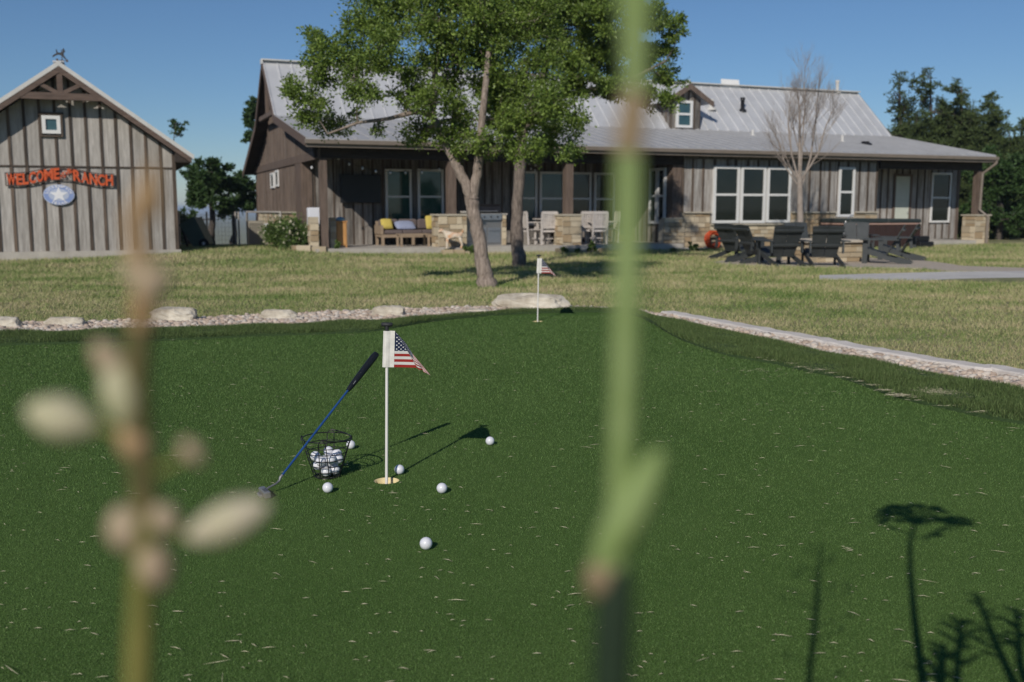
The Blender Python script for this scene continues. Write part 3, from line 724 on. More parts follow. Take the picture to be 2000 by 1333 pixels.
def glyph(mm, ch, fn, depth, mi=0):
    """place a flat glyph; fn maps (0..1, 0..1) to (x, z); extruded from y=0 to -depth"""
    vs, fs = text_mesh(ch); x0, x1 = min(v.x for v in vs), max(v.x for v in vs); y0, y1 = min(v.y for v in vs), max(v.y for v in vs)
    q = [fn((v.x-x0)/max(1e-6, x1-x0), (v.y-y0)/(y1-y0)) for v in vs]; n = len(q)
    from collections import Counter
    ed = Counter()
    for f in fs:
        for i in range(len(f)): ed[tuple(sorted((f[i], f[(i+1)%len(f)])))] += 1
    V = [(a, -depth, b) for a, b in q]+[(a, 0, b) for a, b in q]
    Fs = [tuple(f) for f in fs]+[(e[0], e[1], e[1]+n, e[0]+n) for e, c in ed.items() if c == 1]
    mm.add(V, Fs, mi)

# ------------------------------------------------------------------ barn
bn = thing('barn', 'grey board and batten barn with a white edged gable roof and a welcome sign', 'barn', (BF.o.x, BF.o.y, 0), BF.a)
ov = -.5
ua, za = BF.hit(114, 122, ov); ut, zt = BF.hit(374, 302, ov)
ur = BF.u(345, 0)            # ~0
uc = ua; ul = 2*uc-ur
slope = (za-zt)/(ut-ua)
def rooftop(u): return za-slope*abs(u-uc)
zf = BF.z(345, 487.5, 0)
wt = lambda u: rooftop(u)-.22
band = BF.z(120, 326, 0)
mm = M()
bb_wall(mm, ul, ur, zf, 0, .0, -1, .355, .072, ztop=lambda u: band-.02, seed=1)
bb_wall(mm, ul, ur, band+.02, 0, .0, -1, .355, .066, ztop=wt, seed=2)
mm.box(ul, -.05, band-.02, ur, -.001, band+.02, 1)
mm.box(ul-.02, -.055, zf, ul+.07, .0, wt(ul), 1); mm.box(ur-.07, -.055, zf, ur+.02, .0, wt(ur)-.02, 1)
mm.build('wall', [board_grey, batten_brown], bn)
M().prism([(ul+.01, zf), (ur-.01, zf), (ur-.01, wt(ur)), (uc, wt(uc)), (ul+.01, wt(ul))], .003, 8).build('wall', board_grey, bn)
mm = M(); mm.box(ul-.06, -.08, -.5, ur+.06, 8.05, zf-.002); mm.build('foundation', concrete, bn)
mm = M()
for sgn in (-1, 1):
    a, b = uc, uc+sgn*(ut-uc+.05)
    pa, pb = (a, rooftop(a)), (b, rooftop(b))
    mm.prism([(pa[0], pa[1]), (pb[0], pb[1]), (pb[0], pb[1]-.05), (pa[0], pa[1]-.05)], ov, 8.4, 0)
    for k in range(22):
        y = ov+.25+k*.4; mm.beam((pa[0], y, pa[1]+.012), (pb[0], y, pb[1]+.012), .03, .03, (0,1,0))
mm.beam((uc, ov-.01, za+.02), (uc, 8.4, za+.02), .25, .03)
mm.build('roof', roof_metal, bn)
mm = M()
for sgn in (-1, 1):
    b = uc+sgn*(ut-uc+.06); mm.prism([(uc, za+.03), (b, rooftop(b)+.03), (b, rooftop(b)-.085), (uc, za-.085)], ov-.03, ov-.002)
mm.build('rake_trim', roof_trim, bn)
mm = M()
for sgn in (-1, 1):
    b = uc+sgn*(ut-uc); mm.prism([(uc, za-.05), (b, rooftop(b)-.05), (b, rooftop(b)-.22), (uc, za-.24)], ov-.02, ov+.05)
mm.build('barge_board', timber_beam, bn)
M().prism([(ur, rooftop(ur)-.07), (ut, rooftop(ut)-.07), (ut, rooftop(ut)-.20), (ur, rooftop(ut)-.20)], ov+.06, 8.3).build('soffit', dark_soffit, bn)
# decorative truss
cz = BF.z(114, 188, ov); half = (za-.2-cz)/slope
mm = M(); mm.box(uc-half-.1, ov-.01, cz-.085, uc+half+.1, ov+.10, cz+.075); mm.box(uc-.065, ov-.004, cz+.077, uc+.065, ov+.09, za-.22)
for sgn in (-1, 1):
    mm.beam((uc+sgn*.07, ov+.05, cz+.08), (uc+sgn*half*.52, ov+.05, cz+(za-.2-cz)*.46), .09, .09, (0,1,0))
mm.build('gable_truss', timber_beam, bn)
wo = window(bn, BF, 92, 128, 227, 262, 0, (white_frame, glass_blue), .085, 0)
u0, u1 = BF.u(88, 0), BF.u(132, 0); zt_, zb_ = BF.z(110, 222, 0), BF.z(110, 264, 0)
mm = M(); mm.box(u0-.03, -.10, zt_-.05, u1+.03, -.0, zt_+.02); mm.box(u0, -.09, zb_-.02, u0+.045, -.0, zt_-.05); mm.box(u1-.045, -.09, zb_-.02, u1, -.0, zt_-.05); mm.box(u0, -.09, zb_-.05, u1, -.0, zb_-.02)
mm.build('window_trim', batten_brown, bn)
# welcome sign
v0 = -.075
sl_, szb = BF.hit(12, 363, v0); sr_, _ = BF.hit(223, 364, v0); szt = BF.z(12, 338, v0)
sc_w, sh = sr_-sl_, szt-szb
ws = thing('welcome_sign', 'arched orange red cut-out sign on the barn wall reading WELCOME TO THE RANCH', 'sign', BF.world(sl_, v0, szb), BF.a)
rise = .15
def arch(x):
    q = (x-sc_w/2)/(sc_w/2); q = abs(q)
    return rise*(cos(pi*min(1, q/.82))+1)/2
mm = M()
for z in (0, sh):
    pts = [(sc_w*k/40, -.01, z+arch(sc_w*k/40)) for k in range(41)]
    for k in range(40): mm.beam(pts[k], pts[k+1], .03, .022)
mm.box(-.012, -.03, -.01, .012, 0, sh+.01); mm.box(sc_w-.012, -.03, -.01, sc_w+.012, 0, sh+.01)
mm.build('frame', sign_dark, ws)
def word(txt, f0, f1, z0=.0, z1=1.0):
    wts = {'W': 1.25, 'M': 1.35, 'I': .5, 'L': .85, 'E': .85}; tot = sum(wts.get(c, 1) for c in txt); a = f0
    for c in txt:
        wd = (f1-f0)*wts.get(c, 1)/tot; b = a+wd; mm = M()
        def fn(s, t, a=a, b=b, wd=wd): 
            x = sc_w*(a+wd*.03+s*(wd*.94)); return x, .015+(z0+(z1-z0)*t)*(sh-.03)+arch(x)
        glyph(mm, c, fn, .022); mm.build('letter', sign_orange, ws); a = b
word('WELCOME', .006, .495); word('RANCH', .615, .994)
def diag(txt, x0, zz0, size, ang):
    x = 0
    for c in txt:
        if c == ' ': x += size*.5; continue
        mm = M(); wd = size*.62
        def fn(s, t, x=x, wd=wd):
            lx, lz = x+s*wd, t*size; return sc_w*x0+lx*cos(ang)-lz*sin(ang), zz0+lx*sin(ang)+lz*cos(ang)
        glyph(mm, c, fn, .02); mm.build('letter', sign_orange, ws); x += size*.74
diag('TO', .50, rise+.03, .085, .25); diag('THE', .535, rise+.06, .12, .62)
# oval sign
cu_, cz_ = BF.hit(115, 381, v0); rx = BF.u(147, v0)-cu_; rz = cz_-BF.z(115, 401, v0)
os_ = thing('oval_sign', 'pale blue oval sign with a white star below the welcome sign', 'sign', BF.world(cu_, v0, cz_), BF.a)
def disc(rx_, rz_, y0, y1, n=48): return M().prism([(rx_*cos(2*pi*k/n), rz_*sin(2*pi*k/n)) for k in range(n)], y0, y1)
sign_band = mk('sign_band_blue', (.22,.30,.55), (.27,.35,.60), scale=10, rough=.45)
disc(rx, rz, -.02, .0).build('plate', sign_pale, os_)
disc(rx*.95, rz*.93, -.024, -.021).build('letter_band', sign_band, os_)
disc(rx*.66, rz*.60, -.028, -.025).build('centre', sign_pale, os_)
mm = M(); st = []
for k in range(10):
    a = pi/2+pi*k/5; q = 1 if k % 2 == 0 else .42; st.append((rx*.62*q*cos(a)*1.0, rz*.78*q*sin(a)))
mm.prism(st, -.034, -.029); mm.build('star', sign_white, os_)
def arcw(txt, a0, a1, top=True):
    n = len(txt); mm = M()
    for k, c in enumerate(txt):
        ac = a0+(a1-a0)*(k+.5)/n; da = abs(a1-a0)/n*.82
        def fn(s, t, ac=ac, da=da):
            if top: a = ac+da/2-s*da; q = .70+t*.22
            else: a = ac-da/2+s*da; q = .92-t*.24
            return rx*q*cos(a), rz*q*sin(a)*1.02
        glyph(mm, c, fn, .006)
    o = mm.build('lettering', sign_white, os_); o.location = (0, -.0245, 0)
arcw('LUCKENBACH', R(172), R(8)); arcw('TEXAS', R(232), R(308), False)
# weather vane
vx, vz = BF.hit(118, 122, .3)
vbase = BF.world(uc+.06, .3, za-.02)
wv = thing('weather_vane', 'black weather vane with a running animal on the barn ridge', 'weather vane', vbase)
s = vbase.y/F
mm = M(); mm.tube([(0,0,-.02),(0,0,33*s)], .011, 8); mm.ball((0,0,5*s), .04, 6); mm.ball((0,0,13*s), .024, 6); mm.build('pole', sign_dark, wv)
mm = M(); mm.beam((-9*s,0,12*s+.02),(9*s,0,11*s+.02), .012, .012); mm.box(-9*s-.03,-.006,12*s,-9*s+.02,.006,12*s+.06); mm.box(9*s-.02,-.006,11*s-.01,9*s+.03,.006,11*s+.05); mm.beam((0,-.12,12*s),(0,.12,12*s),.012,.012); mm.build('compass_arms', sign_dark, wv)
fig = [(-18,21),(-14,24.5),(-10,26),(-10.5,33.5),(-9.5,34),(-8,28.5),(-5,27.5),(-1,27.8),(2,29.5),(2.6,34.5),(4.5,35.5),(5.4,32),(7,29.5),(5,28.5),(3.2,25),(6.2,18.5),(9,15.5),(7.5,14.5),(3.5,17.5),(.5,22),(-3,23),(-7,23.8),(-11,22.5),(-15,20.5),(-17,18.8)]
M().prism([(x*s, (y)*s) for x, y in fig][::-1], -.01, .01).build('running_figure', black_plastic, wv)

# ------------------------------------------------------------------ ranch house
HL = HF
ho = thing('ranch_house', 'long weathered timber ranch house with a grey metal roof and deep porch', 'house', (HF.o.x, HF.o.y, 0), HF.a)
UE = 24.65                                   # right end of the roof
VC = .5                                      # line of the porch posts and the sunlit front wall
VB, VR = 3.0, 2.1                            # porch back wall, recessed wall on the right
ze = HF.z(603, 270, 0); rv, rz_ = HF.hitu(512, 120, 0); kv, kz = HF.hitu(535, 226, 0); bv, bz = HF.hitu(475, 337, 0)
rk_v = rv+(rv-kv); 
prof = [(0, ze), (kv, kz), (rv, rz_), (rk_v, kz), (bv, bz)]
FLOOR = .05
def roofz(v):
    return np.interp(v, [p[0] for p in prof], [p[1] for p in prof])
def roof_slab(a, b, u0, u1, mat, seam=.45, nm='roof'):
    mm = M(); mm.prismx([(a[0], a[1]), (b[0], b[1]), (b[0], b[1]-.06), (a[0], a[1]-.06)][::1], u0, u1)
    n = int((u1-u0)/seam)
    for k in range(n+1):
        u = u0+.03+(u1-u0-.06)*k/n; mm.beam((u, a[0], a[1]+.016), (u, b[0], b[1]+.016), .035, .035)
    return mm.build(nm, mat, ho)
roof_slab(prof[0], prof[1], 0, UE, roof_low); roof_slab(prof[1], prof[2], .0, UE, roof_metal)
roof_slab(prof[2], prof[3], 0, UE, roof_metal); roof_slab(prof[3], prof[4], 0, UE, roof_low)
mm = M(); mm.beam((0-.02, rv, rz_+.045), (UE+.02, rv, rz_+.045), .34, .04); mm.beam((-.05, rv, rz_-.02), (-.0, rv, rz_-.02), .3, .16); mm.build('ridge_cap', roof_trim, ho)
# rake fascias at both ends, soffit under the roof
for uu in (-.03, UE+.001):
    mm = M()
    for i in range(4):
        a, b = prof[i], prof[i+1]; mm.prismx([(a[0], a[1]+.015), (b[0], b[1]+.015), (b[0], b[1]-.22), (a[0], a[1]-.20)], uu, uu+.028)
    mm.build('rake_board', timber_beam, ho)
mm = M()
for i in range(4):
    a, b = prof[i], prof[i+1]; mm.prismx([(a[0]+.01, a[1]-.064), (b[0], b[1]-.064), (b[0], b[1]-.10), (a[0]+.01, a[1]-.10)], .03, UE-.03)
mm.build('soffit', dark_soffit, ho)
# eave fascia and gutter
mm = M(); mm.box(0, -.02, ze-.23, UE, .0, ze-.065); mm.build('fascia', fascia_m, ho)
mm = M(); mm.prismx([(-.12, ze-.035), (-.11, ze-.14), (-.022, ze-.15), (-.022, ze-.035)], -.03, UE+.03); mm.build('gutter', fascia_m, ho)
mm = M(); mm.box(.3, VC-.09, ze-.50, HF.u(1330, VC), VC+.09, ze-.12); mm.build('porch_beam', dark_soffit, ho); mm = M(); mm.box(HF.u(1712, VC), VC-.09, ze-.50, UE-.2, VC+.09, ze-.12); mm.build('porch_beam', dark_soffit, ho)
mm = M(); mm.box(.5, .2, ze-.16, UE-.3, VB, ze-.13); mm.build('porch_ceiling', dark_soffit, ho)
# slab
uL, uBay0, uBay1, uEnd = .2, HF.u(1312, VC), HF.u(1710, VC), HF.u(1869, VR)
mm = M(); mm.box(uL, .05, -.6, uBay0+.2, VB, FLOOR); mm.build('porch_slab', concrete, ho)
mm = M(); mm.box(uBay1, .1, -.6, UE-.6, VR+2, FLOOR-.04); mm.build('porch_slab', concrete, ho)
# walls
uW = .45
def under(v): return float(roofz(v))-.11
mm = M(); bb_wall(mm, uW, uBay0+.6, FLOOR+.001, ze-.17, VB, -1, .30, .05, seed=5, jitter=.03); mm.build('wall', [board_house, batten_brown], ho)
VE = 12.5
band_v, bandz1 = HF.hitu(605, 295, uW)
mm = M(); zb = 2.62
bb_wall(mm, VB, VE, 1.05, zb-.1, uW, -1, .30, .04, seed=6, axis='y', battens=True, jitter=.02)
bb_wall(mm, .35, VE+1.2, zb+.1, 0, uW, -1, .30, .04, seed=7, axis='y', ztop=lambda v: max(zb+.12, under(v)), jitter=.02)
mm.build('gable_wall', [board_side, timber], ho)
mm = M(); mm.box(uW-.07, .35, zb-.13, uW-.002, VE+1.2, zb+.1); mm.build('gable_beam', timber, ho)
mm = M(); mm.box(uW-.07, VB-.07, FLOOR, uW+.25, VB-.025, zb-.13); mm.box(uW-.075, VB-.02, FLOOR, uW-.047, VB+.9, zb-.14); mm.build('corner_board', timber, ho)
mm = M(); ashlar(mm, VB+.9, VE, -.2, 1.03, uW, -1, 'y', 3); mm.box(uW-.09, VB+.9, 1.0, uW-.042, VE, 1.048, 1); mm.build('stone_wainscot', [stone, mortar], ho)
M().box(uW+.01, VB+.02, -.3, UE-1.6, VE, ze-.2).build('wall', board_side, ho)
mm = M(); mm.add([(uW+.01, v, under(v)-.02) for v in (.5, kv, rv, rk_v, VE+1.1)]+[(uW+.01, v, ze-.25) for v in (.5, kv, rv, rk_v, VE+1.1)], [(i, i+1, i+6, i+5) for i in range(4)]); mm.build('wall', board_side, ho)
mm = M(); mm.add([(UE-.6, v, under(v)-.02) for v in (.5, kv, rv, rk_v, VE+1.1)]+[(UE-.6, v, ze-.25) for v in (.5, kv, rv, rk_v, VE+1.1)], [(i, i+1, i+6, i+5) for i in range(4)]); mm.build('wall', board_side, ho)
# barge bracket at the gable peak
mm = M(); mm.beam((.12, rv-1.6, roofz(rv-1.6)-.3), (.12, rv+1.6, roofz(rv+1.6)-.3), .12, .14); mm.beam((.12, rv, roofz(rv-1.6)-.24), (.12, rv, rz_-.2), .12, .12); mm.build('gable_truss', timber, ho)
for (a, b, c, d) in ((532,539,338,368), (541,548,333,365)):
    (v1_, zt1), (v0_, zb1) = HF.hitu(a, c, uW), HF.hitu(b, d, uW)
    lo, hi = min(v0_, v1_), max(v0_, v1_); mm = M(); f = .07; x = uW-.09
    z0_, z1_ = HF.hitu((a+b)/2, d, uW)[1], HF.hitu((a+b)/2, c, uW)[1]
    mm.box(x, lo, z0_, uW, lo+f, z1_); mm.box(x, hi-f, z0_, uW, hi, z1_); mm.box(x, lo+f, z0_, uW, hi-f, z0_+f); mm.box(x, lo+f, z1_-f, uW, hi-f, z1_)
    o = mm.build('window', white_frame, ho); M().box(uW-.07, lo+.03, z0_+.03, uW-.05, hi-.03, z1_-.03).build('pane', glass_dark, o)
# front wall of the sunlit bay
zs = HF.z(1360, 415, VC); zlow = HF.z(1330, 428, VC)
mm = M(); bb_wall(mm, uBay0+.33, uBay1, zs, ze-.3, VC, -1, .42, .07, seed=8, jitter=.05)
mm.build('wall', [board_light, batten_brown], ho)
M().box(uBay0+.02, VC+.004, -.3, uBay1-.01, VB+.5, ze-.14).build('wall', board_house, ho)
mm = M(); mm.box(uBay0-.02, VC-.06, FLOOR+.3, uBay0+.30, VC+.25, ze-.3); mm.build('corner_post', timber, ho)
mm = M(); uw0, uw1, uw2, uw3 = HF.u(1386, VC), HF.u(1544, VC), HF.u(1630, VC), HF.u(1668, VC); zw, zw2 = HF.z(1460, 438, VC), HF.z(1650, 426, VC)
ashlar(mm, uBay0-.35, uBay0+.4, -.25, zlow, VC-.12, -1, 'x', 21, (.11,.2))
for (a_, b_, t_) in ((uBay0+.4, uw0, zs), (uw0, uw1, zw), (uw1, uw2, zs), (uw2, uw3, zw2), (uw3, uBay1+.04, zs)):
    ashlar(mm, a_, b_, -.25, t_-.03, VC-.02, -1, 'x', int(a_*10), (.11,.2)); mm.box(a_+.002, VC-.12, t_-.03, b_-.002, VC, t_+.015, 1)
mm.box(uBay0-.35, VC-.12, -.25, uBay0+.4, VC+.2, zlow-.01, 1); mm.box(uBay0-.37, VC-.17, zlow, uBay0+.4, VC+.02, zlow+.04, 1)
mm.build('stone_wainscot', [stone, mortar], ho)
# right recess
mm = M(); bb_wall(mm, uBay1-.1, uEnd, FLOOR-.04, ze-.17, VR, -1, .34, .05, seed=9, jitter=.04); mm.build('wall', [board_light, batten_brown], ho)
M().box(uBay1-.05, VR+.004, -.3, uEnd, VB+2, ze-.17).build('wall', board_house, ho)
mm = M(); mm.box(uEnd-.08, VR-.06, -.1, uEnd+.03, VR+.1, ze-.17); mm.box(uBay1-.045, VC+.0, zs, uBay1+.012, VC+.08, ze-.3); mm.build('corner_board', timber, ho)
mm = M(); mm.box(uBay1-.005, VC+.12, zs, uBay1+.045, VC+.20, zs+1.62); mm.box(uBay1-.005, VC+.9, zs, uBay1+.045, VC+.98, zs+1.62); o = mm.build('window', white_frame, ho); M().box(uBay1+.0, VC+.2, zs+.03, uBay1+.025, VC+.9, zs+1.6).build('pane', glass_dark, o)
# windows
G, Wh = grey_frame, white_frame
for (a, b, c, d, v, ms) in (
    (752,803,331,438,VB,(G,glass_green)), (815,865,331,438,VB,(G,glass_green)),
    (1001,1047,335,440,VB,(G,glass_blue)), (1052,1100,336,440,VB,(G,glass_blue)), (1108,1152,337,440,VB,(G,glass_dark)), (1158,1199,338,440,VB,(G,glass_dark)),
    (1390,1440,325,436,VC,(Wh,glass_dark)), (1443,1491,326,436,VC,(Wh,glass_dark)), (1494,1540,327,435,VC,(Wh,glass_dark)),
    (1633,1664,327,424,VC,(Wh,glass_dark)), (1814,1852,338,435,VR,(Wh,glass_dark))):
    window(ho, HF, a, b, c, d, v, ms, .085 if v == VC else .07)
xs_ = uBay0+.01
mm = M(); bb_wall(mm, VC+.26, VB, FLOOR+.001, ze-.17, xs_, -1, .3, .05, seed=12, axis='y'); mm.build('wall', [board_house, batten_brown], ho)
(va_, _), (vb_, _) = HF.hitu(1310, 380, xs_-.08), HF.hitu(1268, 380, xs_-.08); z0 = HF.hitu(1268, 437, xs_-.08)[1]; z1 = HF.hitu(1268, 330, xs_-.08)[1]
va_ = max(va_, VC+.3); vb_ = min(vb_, VB-.1); vm_ = (va_+vb_)/2; zm_ = (z0+z1)/2
for (a_, b_) in ((va_, vm_-.002), (vm_+.002, vb_)):
    mm = M(); f = .085; x0_, x1_ = xs_-.11, xs_
    mm.box(x0_, a_, z0, x1_, a_+f, z1); mm.box(x0_, b_-f, z0, x1_, b_, z1); mm.box(x0_+.002, a_+f, z0, x1_, b_-f, z0+f); mm.box(x0_+.002, a_+f, z1-f, x1_, b_-f, z1); mm.box(x0_+.006, a_+f, zm_-.035, x1_, b_-f, zm_+.035)
    o = mm.build('window', Wh, ho); M().box(xs_-.065, a_+.04, z0+.04, xs_-.05, b_-.04, z1-.04).build('pane', glass_dark, o)
# french door behind the blurred stem
u0, u1 = HF.u(1206, VB), HF.u(1262, VB)
mm = M(); f = .11; z1 = 2.15
mm.box(u0, VB-.09, FLOOR, u0+f, VB, z1); mm.box(u1-f, VB-.09, FLOOR, u1, VB, z1); mm.box(u0+f, VB-.088, z1-f, u1-f, VB, z1); mm.box(u0+f, VB-.088, FLOOR, u1-f, VB, FLOOR+.2); mm.box((u0+u1)/2-.06, VB-.086, FLOOR+.2, (u0+u1)/2+.06, VB, z1-f)
dr = mm.build('door', mk('olive_door', (.16,.17,.07), (.2,.2,.09), rough=.5), ho); M().box(u0+f, VB-.07, FLOOR+.2, u1-f, VB-.055, z1-f).build('pane', glass_green, dr)
# pale door on the right
u0, u1 = HF.u(1745, VR), HF.u(1772, VR); z1 = HF.z(1758, 345, VR)
dr = M().box(u0, VR-.07, FLOOR-.03, u1, VR-.03, z1).build('door', mk('pale_green_door', (.50,.53,.46), (.55,.57,.5), rough=.5), ho)
mm = M(); mm.box(u0-.09, VR-.08, FLOOR-.03, u0-.002, VR, z1+.09); mm.box(u1+.002, VR-.08, FLOOR-.03, u1+.12, VR, z1+.09); mm.box(u0-.002, VR-.079, z1+.002, u1+.002, VR, z1+.09); mm.build('door_frame', timber, ho)
mm = M(); mm.ball((u1-.07, VR-.1, 1.0), .03, 6); mm.tube([(u1-.07, VR-.07, 1.0), (u1-.07, VR-.1, 1.0)], .012, 6); mm.build('handle', steel, dr)
# posts on stone piers
for (px, w_, pw, ztop_) in ((632,.20,None,1), (881,.24,.86,1), (1109,.24,.62,1), (1907,.24,.66,1)):
    u = HF.u(px, VC); mm = M(); mm.box(u-w_/2, VC-w_/2, FLOOR if not pw else .9, u+w_/2, VC+w_/2, ze-.5)
    po = mm.build('porch_post', timber, ho)
    if pw:
        hgt = HF.z(px, 422, VC-.3); mm = M(); a = pw/2; d = .3; vf = VC-d; vb = VC+d
        off = -.06 if px == 881 else 0
        ashlar(mm, u-a+off, u+a+off, -.3, hgt, vf, -1, 'x', px, (.14,.26)); ashlar(mm, vf+.002, vb, -.3, hgt, u-a+off+.02, -1, 'y', px+1, (.14,.26)); ashlar(mm, vf+.002, vb, -.3, hgt, u+a+off-.02, 1, 'y', px+2, (.14,.26))
        mm.box(u-a+off-.05, vf-.06, hgt, u+a+off+.05, vb+.03, hgt+.05, 1); mm.build('stone_pier', [stone, mortar], po)
u = HF.u(618, VC); mm = M(); hgt = HF.z(618, 424, VC)
ashlar(mm, u-.22, u+.02, -.3, hgt, VC-.14, -1, 'x', 77, (.13,.2)); ashlar(mm, VC-.138, VC+.14, -.3, hgt, u-.20, -1, 'y', 78, (.13,.2)); mm.box(u-.2, VC-.13, -.3, u+.02, VC+.14, hgt-.01, 1)
ashlar(mm, u+.42, u+.60, -.3, hgt-.02, VC+.3, -1, 'x', 79, (.13,.2)); mm.box(u+.42, VC+.32, -.3, u+.6, VC+.6, hgt-.03, 1); mm.build('stone_pier', [stone, mortar], ho)
# downspout at the right post
uD = HF.u(1921, VC-.32); mm = M()
mm.tube([(uD+.22, -.06, ze-.15), (uD+.22, -.06, ze-.26), (uD-.02, VC-.2, ze-.62), (uD-.06, VC-.2, 1.1), (uD+.12, VC-.42, .86), (uD+.12, VC-.42, -.12)], .05, 8, smooth=False); mm.build('downspout', fascia_m, ho)
# rear corner post
v_, z_ = HF.hitu(502, 330, uW+.1)
M().box(uW, VE+.4, -.5, uW+.22, VE+.62, bz).build('porch_post', timber, ho)
# roof fittings
def on_roof(px, py):                         # intersect the pixel ray with the roof surface
    r = ray(px, py)
    best = None
    for k in range(400):
        v = k*rv/400; u, z = HF.hit(px, py, v)
        if z <= roofz(v): return u, v, float(roofz(v))
    return u, rv, rz_
def pipe(px, py, hpx, rad, mat, cap=True):
    u, v, z = on_roof(px, py); Y = HF.world(u, v).y; h = hpx*Y/F; mm = M()
    mm.lathe([(rad*2.2, z-.05), (rad*1.9, z+.03), (rad, z+.06), (rad, z+h*.82), (0, z+h*.82)], u, v, 12)
    if cap: mm.lathe([(rad*1.25, z+h*.8), (rad*1.25, z+h), (0, z+h)], u, v, 12)
    mm.build('vent_pipe', mat, ho)
pipe(1450, 216, 24, .075, black_plastic); pipe(1389, 214, 18, .09, roof_trim); pipe(1470, 266, 14, .05, roof_trim, False)
pipe(1645, 278, 16, .05, roof_trim, False); pipe(1690, 282, 5, .12, black_plastic); pipe(1636, 172, 22, .07, roof_trim); pipe(1343,168,10,.1,roof_trim)
u, v, z = on_roof(1428, 172); mm = M(); 
dv = 1.1; 
mm.prismx([(v, z+.03), (rv+.05, rz_+.28), (rv+.05, rz_+.17), (v, z-.1)][::1], u-.42, u+.42); mm.build('skylight', mk('white_skylight', (.78,.78,.76), (.72,.72,.7), rough=.3), ho)
# dormer
v_d = None
u0, v_d, zd = on_roof(1330, 252)
v_d -= .0
du0, du1 = HF.u(1306, v_d), HF.u(1362, v_d); dzb = zd-.05; dze = HF.z(1334, 196, v_d); dpk = HF.z(1336, 163, v_d-.3)
dm = M(); duc = (du0+du1)/2
bb_wall(dm, du0, du1, dzb, 0, v_d, -1, .25, .05, ztop=lambda u: dpk-.14-.62*abs(u-duc), seed=31)
dm.box(du0+.01, v_d+.002, dzb, du1-.01, rv, dze-.0)
bb_wall(dm, v_d, v_d+2.8, dzb, dze+.02, du0, -1, .28, .04, seed=32, axis='y')
dob = dm.build('dormer', [board_house, batten_brown], ho)
mm = M(); hw = (du1-du0)/2+.38
for sgn in (-1, 1):
    pts = [(duc, dpk), (duc+sgn*hw, dpk-.62*hw), (duc+sgn*hw, dpk-.62*hw-.06), (duc, dpk-.06)]; mm.prism(pts, v_d-.3, v_d+3.0)
    for k in range(7): y = v_d-.25+k*.45; mm.beam((duc, y, dpk+.012), (duc+sgn*hw, y, dpk-.62*hw+.012), .03, .03, (0,1,0))
mm.build('dormer_roof', roof_metal, dob)
mm = M()
for sgn in (-1, 1): mm.prism([(duc, dpk+.01), (duc+sgn*(hw+.02), dpk-.62*hw), (duc+sgn*(hw+.02), dpk-.62*hw-.2), (duc, dpk-.2)], v_d-.34, v_d-.302)
mm.build('dormer_fascia', timber, dob)
w_o = window(ho, HF, 1315, 1346, 197, 250, v_d, (Wh, glass_blue), .09)

# ------------------------------------------------------------------ things on the porch and beside the house
def HWp(px, v, z=FLOOR): return HF.world(HF.u(px, v), v, z)
def tvthing():
    u0, u1 = HF.u(664, VB-.1), HF.u(742, VB-.1); z0, z1 = HF.z(703, 397, VB-.1), HF.z(703, 342, VB-.1)
    t = thing('television', 'large black television hung on the porch wall', 'television', HF.world((u0+u1)/2, VB-.12, z0), HF.a); w2 = (u1-u0)/2; h = z1-z0
    M().bbox(-w2, -.12, 0, w2, -.02, h, .012).build('casing', black_plastic, t); M().box(-w2+.03, -.126, .03, w2-.03, -.121, h-.03).build('screen', black_plastic, t)
    M().box(-.2, -.02, h*.3, .2, .075, h*.7).build('wall_bracket', black_plastic, t)
tvthing()
def cushion(w_, d_, h_, mat, name, parent=None, loc=None, rot=None, label=None, group=None):
    mm = M(); n = 14; vs = []; fs = []
    for i in range(n+1):
        for j in range(n+1):
            x, y = -1+2*i/n, -1+2*j/n; q = ((1-abs(x)**3.2)*(1-abs(y)**3.2))**.5 if abs(x) < 1 and abs(y) < 1 else 0
            vs.append((x*w_/2*(1-.06*abs(y)**2), y*d_/2*(1-.06*abs(x)**2), h_/2*q))
    m1 = len(vs); vs += [(a, b, -c) for a, b, c in vs]
    for i in range(n):
        for j in range(n):
            a = i*(n+1)+j; fs.append((a, a+n+1, a+n+2, a+1)); fs.append((m1+a, m1+a+1, m1+a+n+2, m1+a+n+1))
    mm.add(vs, fs, 0, True); o = mm.build(name, mat, parent, loc, rot)
    if label: tag(o, label, 'cushion', group)
    return o
def sofa(px0, px1, v):
    u0, u1 = HF.u(px0, v), HF.u(px1, v); L = u1-u0
    t = thing('outdoor_sofa', 'low wooden outdoor sofa with taupe cushions under the porch windows', 'sofa', HF.world(u0, v, FLOOR), HF.a)
    mm = M(); mm.box(0, 0, .24, L, .07, .33); mm.box(0, .68, .24, L, .75, .33); mm.box(0,.07,.25,.07,.68,.32); mm.box(L-.07,.07,.25,L,.68,.32); mm.box(.02,.72,.33,L-.02,.77,.72); mm.build('frame', sofa_wood, t)
    for (a, b) in ((.01,.0),(L-.09,.0),(.01,.68),(L-.09,.68),(L*.5-.04,0),(L*.5-.04,.68)): M().box(a, b, 0, a+.08, b+.07, .24 if b or True else 0).build('leg', sofa_wood, t)
    M().box(-.02, -.02, .34, .06, .74, .60).build('armrest', sofa_wood, t)
    for k in range(3):
        a = .08+(L-.16)*k/3; b = .08+(L-.16)*(k+1)/3; M().bbox(a+.005, .02, .335, b-.005, .62, .46, .03).build('seat_cushion', cushion_m, t)
        M().bbox(a+.005, .56, .47, b-.005, .70, .78, .04).build('back_cushion', cushion_m, t)
    return u0, L
u0, L = sofa(744, 868, 1.75)
